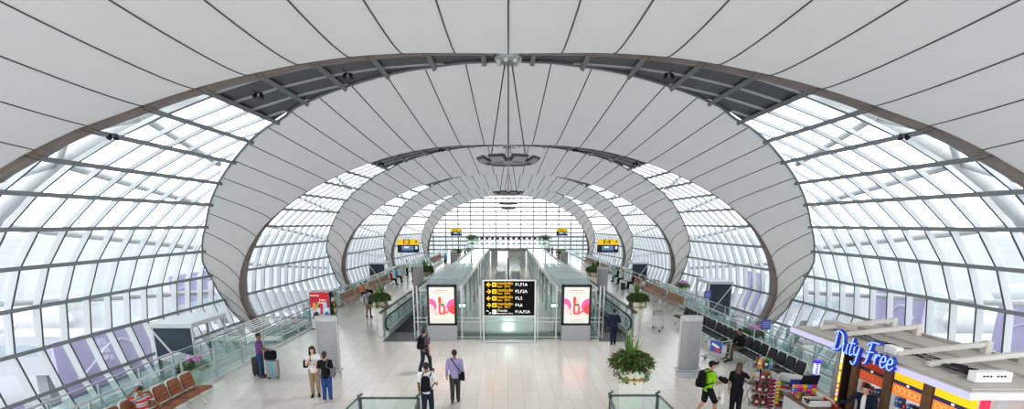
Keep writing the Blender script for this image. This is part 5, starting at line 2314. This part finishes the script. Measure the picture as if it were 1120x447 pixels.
t = thing('pos_monitor', 'black checkout monitor on the shop counter', 'monitor', (8.32, 13.25, .925))
rot = Matrix.Rotation(.25, 3, 'X')
b = MB()
b.box((0, 0, .36), (.46, .05, .32), rot, bev=.01)
b.build('housing', M_BLACK, t)
b = MB()
b.box((0, -.03, .355), (.42, .01, .28), rot)
b.build('display', mat('display_off', (.03, .03, .035), .15), t)
b = MB()
b.cyl((0, .03, 0), (0, .03, .25), .03)
b.box((0, .02, .01), (.22, .18, .02))
b.build('stand', M_BLACK, t)
t = thing('price_sign', 'small dark blue price sign beside the checkout monitor', 'sign', (8.0, 13.38, .925))
b = MB()
b.box((0, 0, .24), (.32, .03, .24), Matrix.Rotation(.2, 3, 'X'))
b.build('plate', mat('notice_blue', (.05, .07, .30), .4), t)
b = MB()
b.cyl((0, 0, 0), (0, 0, .14), .015)
b.build('stem', M_STEEL, t)

t = thing('snack_rack', 'white tiered rack of red and green snack packs beside the counter', 'rack', (8.2, 14.0, 0), rad(-40))
b = MB()
for j, z in enumerate((.25, .55, .85)):
    b.box((0, 0, z), (.55, .55, .025), Matrix.Rotation(.25, 3, 'X'))
b.box((0, .28, .6), (.55, .03, 1.15))
for sx in (-.28, .28):
    b.box((sx, 0, .6), (.025, .56, 1.15))
b.build('rack_body', M_WHITE, t)
for j, z in enumerate((.27, .57, .87)):
    for i in range(3):
        for q in range(2):
            c, cn = [((.5, .03, .05), 'red'), ((.03, .22, .09), 'green')][(q + (i == 2)) % 2]
            u = MB()
            u.hull([((-.07, 0, .03), (.02, .07, .025)), ((.07, 0, .03), (.02, .07, .025)), ((0, 0, .04), (.06, .06, .045))])
            u.mi = 1
            u.box((0, -.02, .085), (.07, .05, .005))
            o = u.build('snack_pack', [mat('snack_' + cn, c, .4), M_WHITE], None, True, tuple(V(8.2, 14.0, z + .01 + (-.14 + .24 * q) * .25) + Matrix.Rotation(rad(-40), 3, 'Z') @ V(-.17 + .17 * i, -.14 + .24 * q, 0)), rad(-40))
            tag(o, '%s snack pack, %s tier of the white rack, %s in %s row' % (cn, ['bottom', 'middle', 'top'][j], ['left', 'centre', 'right'][i], ['front', 'rear'][q]), 'snack pack', 'snack packs on the white rack')

# spinner rack
t = thing('spinner_rack', 'tall revolving snack stand the long haired woman reaches for', 'rack', (7.38, 14.0, 0))
b = MB()
b.cyl((0, 0, .05), (0, 0, 1.72), .03)
b.build('pole', M_STEEL, t)
b = MB()
b.lathe([(0, 0), (.3, 0), (.3, .04), (.05, .08), (0, .08)], 20)
b.build('base', M_DKSTEEL, t)
for j in range(4):
    b = MB()
    z = .30 + j * .38
    for zz in (z, z + .12):
        b.tube([(.27 * math.cos(a), .27 * math.sin(a), zz) for a in [2 * PI * q / 20 for q in range(20)]], .008, 5, closed=True)
    for q in range(10):
        a = 2 * PI * q / 10
        b.tube([(.04 * math.cos(a), .04 * math.sin(a), z), (.27 * math.cos(a), .27 * math.sin(a), z), (.27 * math.cos(a), .27 * math.sin(a), z + .12)], .006, 4)
    b.build('wire_basket', M_DKSTEEL, t)
pc = [('black', (.03, .025, .025)), ('brown', (.16, .07, .03)), ('white', (.6, .58, .55)), ('blue', (.12, .3, .5)), ('orange', (.7, .3, .06)), ('dark red', (.22, .02, .03)), ('green', (.2, .4, .08))]
for j in range(4):
    for q in range(8):
        a = 2 * PI * q / 8 + j * .2
        cn, c = pc[(q * 3 + j * 2) % 7] if j > 1 else (pc[5] if q % 2 else pc[1])
        u = MB()
        u.box((0, 0, .13), (.05, .14, .25), None, (.6, .9), bev=.012)
        u.mi = 1
        u.box((.028, 0, .14), (.004, .08, .08))
        o = u.build('snack_bag', [mat('bag_' + cn.replace(' ', '_'), c, .35), M_LGREY], None, False, (7.38 + .20 * math.cos(a), 14.0 + .20 * math.sin(a), .31 + j * .38), a)
        side = ['right', 'rear right', 'rear', 'rear left', 'left', 'front left', 'front', 'front right'][q]
        tag(o, '%s snack bag, %s basket of the revolving stand, %s side' % (cn, ['lowest', 'second', 'third', 'top'][j], side), 'snack bag', 'snack bags on the revolving stand')
t = thing('snack_strip', 'hanging strip of dark red packs on the near side of the revolving stand', 'display strip', (7.50, 13.62, 0))
b = MB()
for i in range(9):
    b.hull([((0, 0, .28 + i * .11), (.11, .03, .05)), ((0, -.02, .30 + i * .11), (.08, .04, .03))])
b.build('packs', mat('dark_red_foil', (.20, .012, .03), .35), t)
b = MB()
for i in range(7):
    b.hull([((.2, .03, .50 + i * .10), (.06, .03, .045)), ((.2, 0, .5 + i * .10), (.04, .03, .03))])
b.build('yellow_packs', mat('yellow_foil', (.75, .45, .03), .35), t)
b = MB()
b.tube([(0, .03, .1), (0, .03, 1.35), (.2, .06, 1.35)], .01, 5)
b.build('hook_bar', M_STEEL, t)

# blue lantern sign on pole
t = thing('lantern_sign', 'tubular white sign with blue caps on a thin pole by the shop', 'sign', (9.02, 14.15, 0))
b = MB()
b.cyl((0, 0, 1.18), (0, 0, 1.56), .085, .085, 16)
b.build('tube', mat('lantern_white', (.75, .75, .9), .4, emit=(.75, .75, 1), estr=.5), t, True)
b = MB()
b.cyl((0, 0, 1.54), (0, 0, 1.63), .11, .11, 16)
b.cyl((0, 0, 1.10), (0, 0, 1.20), .11, .11, 16)
for i in range(5):
    b.box((-.035 + .0 * i, -.083, 1.25 + .065 * i), (.07, .01, .03))
b.build('blue_cap', mat('lantern_blue', (.08, .04, .55), .4, emit=(.12, .06, .75), estr=.35), t)
b = MB()
b.cyl((0, 0, 0), (0, 0, 1.12), .016)
b.cyl((0, 0, 0), (0, 0, .03), .16)
b.build('pole', M_STEEL, t)
t = thing('side_table', 'small dark folding table between the black seats and the snack rack', 'table', (7.75, 14.9, 0))
b = MB()
b.box((0, 0, .72), (.8, .5, .04))
b.build('tabletop', mat('table_grey', (.16, .15, .15), .5), t)
for sx in (-.3, .3):
    b = MB()
    b.tube([(sx, -.2, 0), (sx, .2, .70)], .016, 6)
    b.build('leg', M_STEEL, t)
    b = MB()
    b.tube([(sx, .2, 0), (sx, -.2, .70)], .016, 6)
    b.build('leg', M_STEEL, t)
for i in range(3):
    u = MB()
    u.box((0, 0, .05), (.2, .26, .10), Matrix.Rotation(.15 * i, 3, 'Z'))
    o = u.build('magazine_stack', mat('magazine_%d' % i, [(.5, .48, .45), (.14, .10, .08), (.3, .3, .32)][i], .5), None, False, (7.5 + .25 * i, 14.9, .74))
    tag(o, 'stack of %s leaflets on the dark folding table' % ['pale', 'brown', 'grey'][i], 'leaflets', 'leaflets on the folding table')

# ------------------------------------------------------------------ outside
M_APRON = mat('apron_concrete', (.46, .455, .445), .9, noise=.06, nscale=.04)
mb = MB()
mb.quad((-600, -150, -9), (600, -150, -9), (600, 700, -9), (-600, 700, -9))
o = mb.build('exterior_ground', M_APRON)
tag(o, 'pale concrete apron outside the windows', None, None, 'structure')
b = MB()
for s in (-1, 1):
    b.quad((s * 75, -150, -8.97), (s * 95, -150, -8.97), (s * 95, 700, -8.97), (s * 75, 700, -8.97))
tag(b.build('exterior_ground', mat('grass_strip', (.42, .445, .40), .9, noise=.1, nscale=.05)), 'pale grass strip beyond the apron', None, None, 'structure')
M_TRUSS = mat('white_truss_paint', (.70, .695, .68), .5)
for k in range(4):
    for s in (-1, 1):
        t = thing('roof_truss', 'white tubular truss outside the %s glass wall, %s bay' % ('left' if s < 0 else 'right', ORD[k]), 'truss', (0, 0, 0))
        # curved chord pair outside the shell + diagonals
        pts = []
        nb = MB()
        for i in range(22):
            sv = (.30 + 1.22 * i / 21) * s
            pts.append(tube_pt(sv, y_back(k, sv) + 1.2 + abs(sv) * 3.2, 1.15))
        nb.tube(pts, .30, 10)
        nb.build('outer_chord', M_TRUSS, t, True)
        nb = MB()
        for i in range(0, 20, 3):
            sv = (.30 + 1.22 * (i + 1.5) / 21) * s
            p1 = tube_pt(sv, y_back(k, sv) + .3, 1.04)
            p2 = tube_pt(sv, min(y_front(k + 1, sv), y_back(k + 1, sv)) - .2, 1.05)
            nb.tube([pts[i], p1], .13, 8)
            nb.tube([p1, pts[min(i + 3, 21)]], .13, 8)
            if i in (6, 9, 12, 15):
                nb.tube([pts[i], p2], .16, 8)
        nb.build('web_tubes', M_TRUSS, t, True)
M_LIL = mat('banner_lilac', (.58, .51, .72), .6)
M_LILL = mat('banner_pale', (.72, .70, .76), .6)


def banner(label, x, y, z, w_, h_, s, txt):
    t = thing('advertising_banner', label, 'banner', (x, y, z), s * PI / 2)
    b = MB()
    b.box((0, 0, 0), (w_, .15, h_))
    b.build('panel', M_LIL, t)
    b = MB()
    pts = [(-w_ * .35 + w_ * .7 * i / 10, .09, h_ * (.18 + .16 * math.sin(i * .45))) for i in range(11)]
    b.tube(pts, h_ * .016, 6)
    b.build('swoosh_print', M_LILL, t)
    if txt:
        text_mesh(txt, h_ * .3, M_LILL, t, 'lettering', (-w_ * .1, .085, -h_ * .22), (PI / 2, 0, PI), 'CENTER')
    b = MB()
    for sx in (-.4, .4):
        b.box((w_ * sx, -.1, -h_ / 2 + (-9 - z + h_ / 2) / 2), (.25, .25, 9 + z - h_ / 2 if 9 + z - h_ / 2 > .3 else .3))
    b.build('leg', M_TRUSS, t)
    return t


banner('large lilac banner lettered SC outside the nearest left windows', -25.5, 31.0, -3.6, 7.5, 5.2, -1, 'SC')
banner('smaller lilac banner farther along outside the left windows', -27.0, 43.0, .2, 6.0, 2.4, -1, None)
banner('lilac banner low outside the windows at the left edge', -25.0, 22.2, -5.2, 4.5, 3.4, -1, None)
banner('tall lilac banner outside the windows above the duty free sign', 25.5, 32.5, -1.2, 4.2, 4.6, 1, None)
banner('lilac banner lettered SC outside the windows at the right edge', 26.0, 24.0, .2, 4.6, 2.6, 1, 'SC')
banner('lilac banner outside the windows of the second right bay', 25.5, 52.0, -1.4, 4.0, 4.0, 1, None)


def plane(label, x, y, rz, tailc):
    t = thing('airplane', label, 'airplane', (x, y, -9), rz)
    m = mat('airplane_white', (.62, .63, .64), .4)
    b = MB()
    b.tube([(0, -17, 3.6), (0, -16, 3.5), (0, -13, 3.5), (0, 9, 3.5), (0, 14, 4.1), (0, 17, 4.6)], [.2, 1.2, 1.9, 1.9, 1.1, .2], 16)
    b.build('fuselage', m, t, True)
    for s in (-1, 1):
        b = MB()
        b.prism([(s * 1.6, -3, 3), (s * 15, 5, 4), (s * 15, 6.5, 4), (s * 1.6, 3.5, 3)], .35, (0, 0, 1))
        b.build('wing', m, t)
        b = MB()
        b.cyl((s * 5.5, -3.6, 2), (s * 5.5, .4, 2.1), 1.0, .8, 14)
        b.build('engine', mat('engine_grey', (.48, .49, .51), .4), t, True)
        b = MB()
        b.prism([(s * .4, 13, 4.6), (s * 5.5, 16.5, 5), (s * 5.5, 17.5, 5), (s * .4, 16, 4.6)], .2, (0, 0, 1))
        b.build('tailplane', m, t)
    b = MB()
    b.prism([(-.15, 10.5, 5), (-.15, 15.5, 10.5), (-.15, 17.5, 10.5), (-.15, 16, 5)], .3, (1, 0, 0))
    b.build('tail_fin', mat('tail_%s' % tailc[0], tailc[1], .4), t)
    for (xx, yy) in ((0, -12), (-2.4, 1), (2.4, 1)):
        b = MB()
        b.cyl((xx, yy, 2), (xx, yy, .5), .12)
        b.cyl((xx - .2, yy, .5), (xx + .2, yy, .5), .5)
        b.build('landing_gear', M_GREY, t)
    return t


plane('white airliner parked outside the nearest left windows', -66, 62, rad(70), ('pale', (.40, .42, .46)))
plane('white airliner parked outside the nearest right windows', 66, 62, rad(-70), ('pale', (.40, .42, .46)))
plane('white airliner standing farther off outside the right windows', 95, 78, rad(-100), ('lilac', (.36, .30, .5)))
plane('white airliner standing farther off outside the left windows', -105, 80, rad(100), ('lilac', (.36, .30, .5)))


def jet_bridge(label, s, y):
    t = thing('jet_bridge', label, 'jet bridge', (s * 23, y, -9))
    b = MB()
    b.box((s * 4, 0, 5.2), (12, 2.6, 2.6), Matrix.Rotation(rad(3 * s), 3, 'Y'))
    b.box((s * 13, 0, 4.8), (8, 3.1, 3.0))
    b.build('tunnel', mat('bridge_grey', (.54, .55, .56), .5), t)
    b = MB()
    b.lathe([(0, 3.2), (2.2, 3.2), (2.2, 6.6), (1.2, 7.0), (0, 7.0)], 16, (s * 18, 0, 0))
    b.build('rotunda', mat('bridge_light', (.6, .6, .6), .5), t)
    b = MB()
    b.box((s * 13, 0, 1.8), (.8, 1.8, 3.4))
    b.cyl((s * 13, -1.2, .6), (s * 13, 1.2, .6), .6)
    b.build('wheel_bogie', M_GREY, t)
    b = MB()
    b.box((s * 13, -1.58, 5.2), (6.4, .05, .8))
    b.build('window_strip', mat('bridge_glass', (.42, .48, .54), .2), t)
    return t


jet_bridge('grey passenger bridge outside the nearest left windows', -1, 38)
jet_bridge('grey passenger bridge outside the nearest right windows', 1, 36)
jet_bridge('grey passenger bridge outside the second left window bay', -1, 62)
jet_bridge('grey passenger bridge outside the second right window bay', 1, 60)


def truck(label, x, y, rz, c):
    t = thing('service_truck', label, 'truck', (x, y, -9), rz)
    b = MB()
    b.box((0, -.8, 2.0), (2.3, 4.6, 2.6))
    b.build('cargo_box', mat('truck_box', (.6, .61, .63), .5), t)
    b = MB()
    b.hull([((-.9, 2.2, 1.0), .2), ((.9, 2.2, 1.0), .2), ((-.9, 3.3, 1.0), .2), ((.9, 3.3, 1.0), .2), ((-.85, 2.2, 2.1), .2), ((.85, 2.2, 2.1), .2), ((-.85, 2.8, 2.1), .2), ((.85, 2.8, 2.1), .2)])
    b.build('cab', mat('truck_cab_%d' % int(c[0] * 100), c, .4), t)
    for xx in (-1.0, 1.0):
        for yy in (-2.2, 2.6):
            b = MB()
            b.cyl((xx - .15, yy, .5), (xx + .15, yy, .5), .5)
            b.build('wheel', M_GREY, t)


truck('pale service truck on the apron by the left banner', -36, 47, 1.2, (.5, .42, .2))
truck('pale service truck on the apron beyond the left windows', -44, 60, .6, (.42, .43, .46))
truck('pale service truck on the apron outside the right windows', 34, 31, -1.0, (.5, .42, .2))
truck('pale service truck on the apron by the right banner', 42, 52, -.5, (.42, .43, .46))
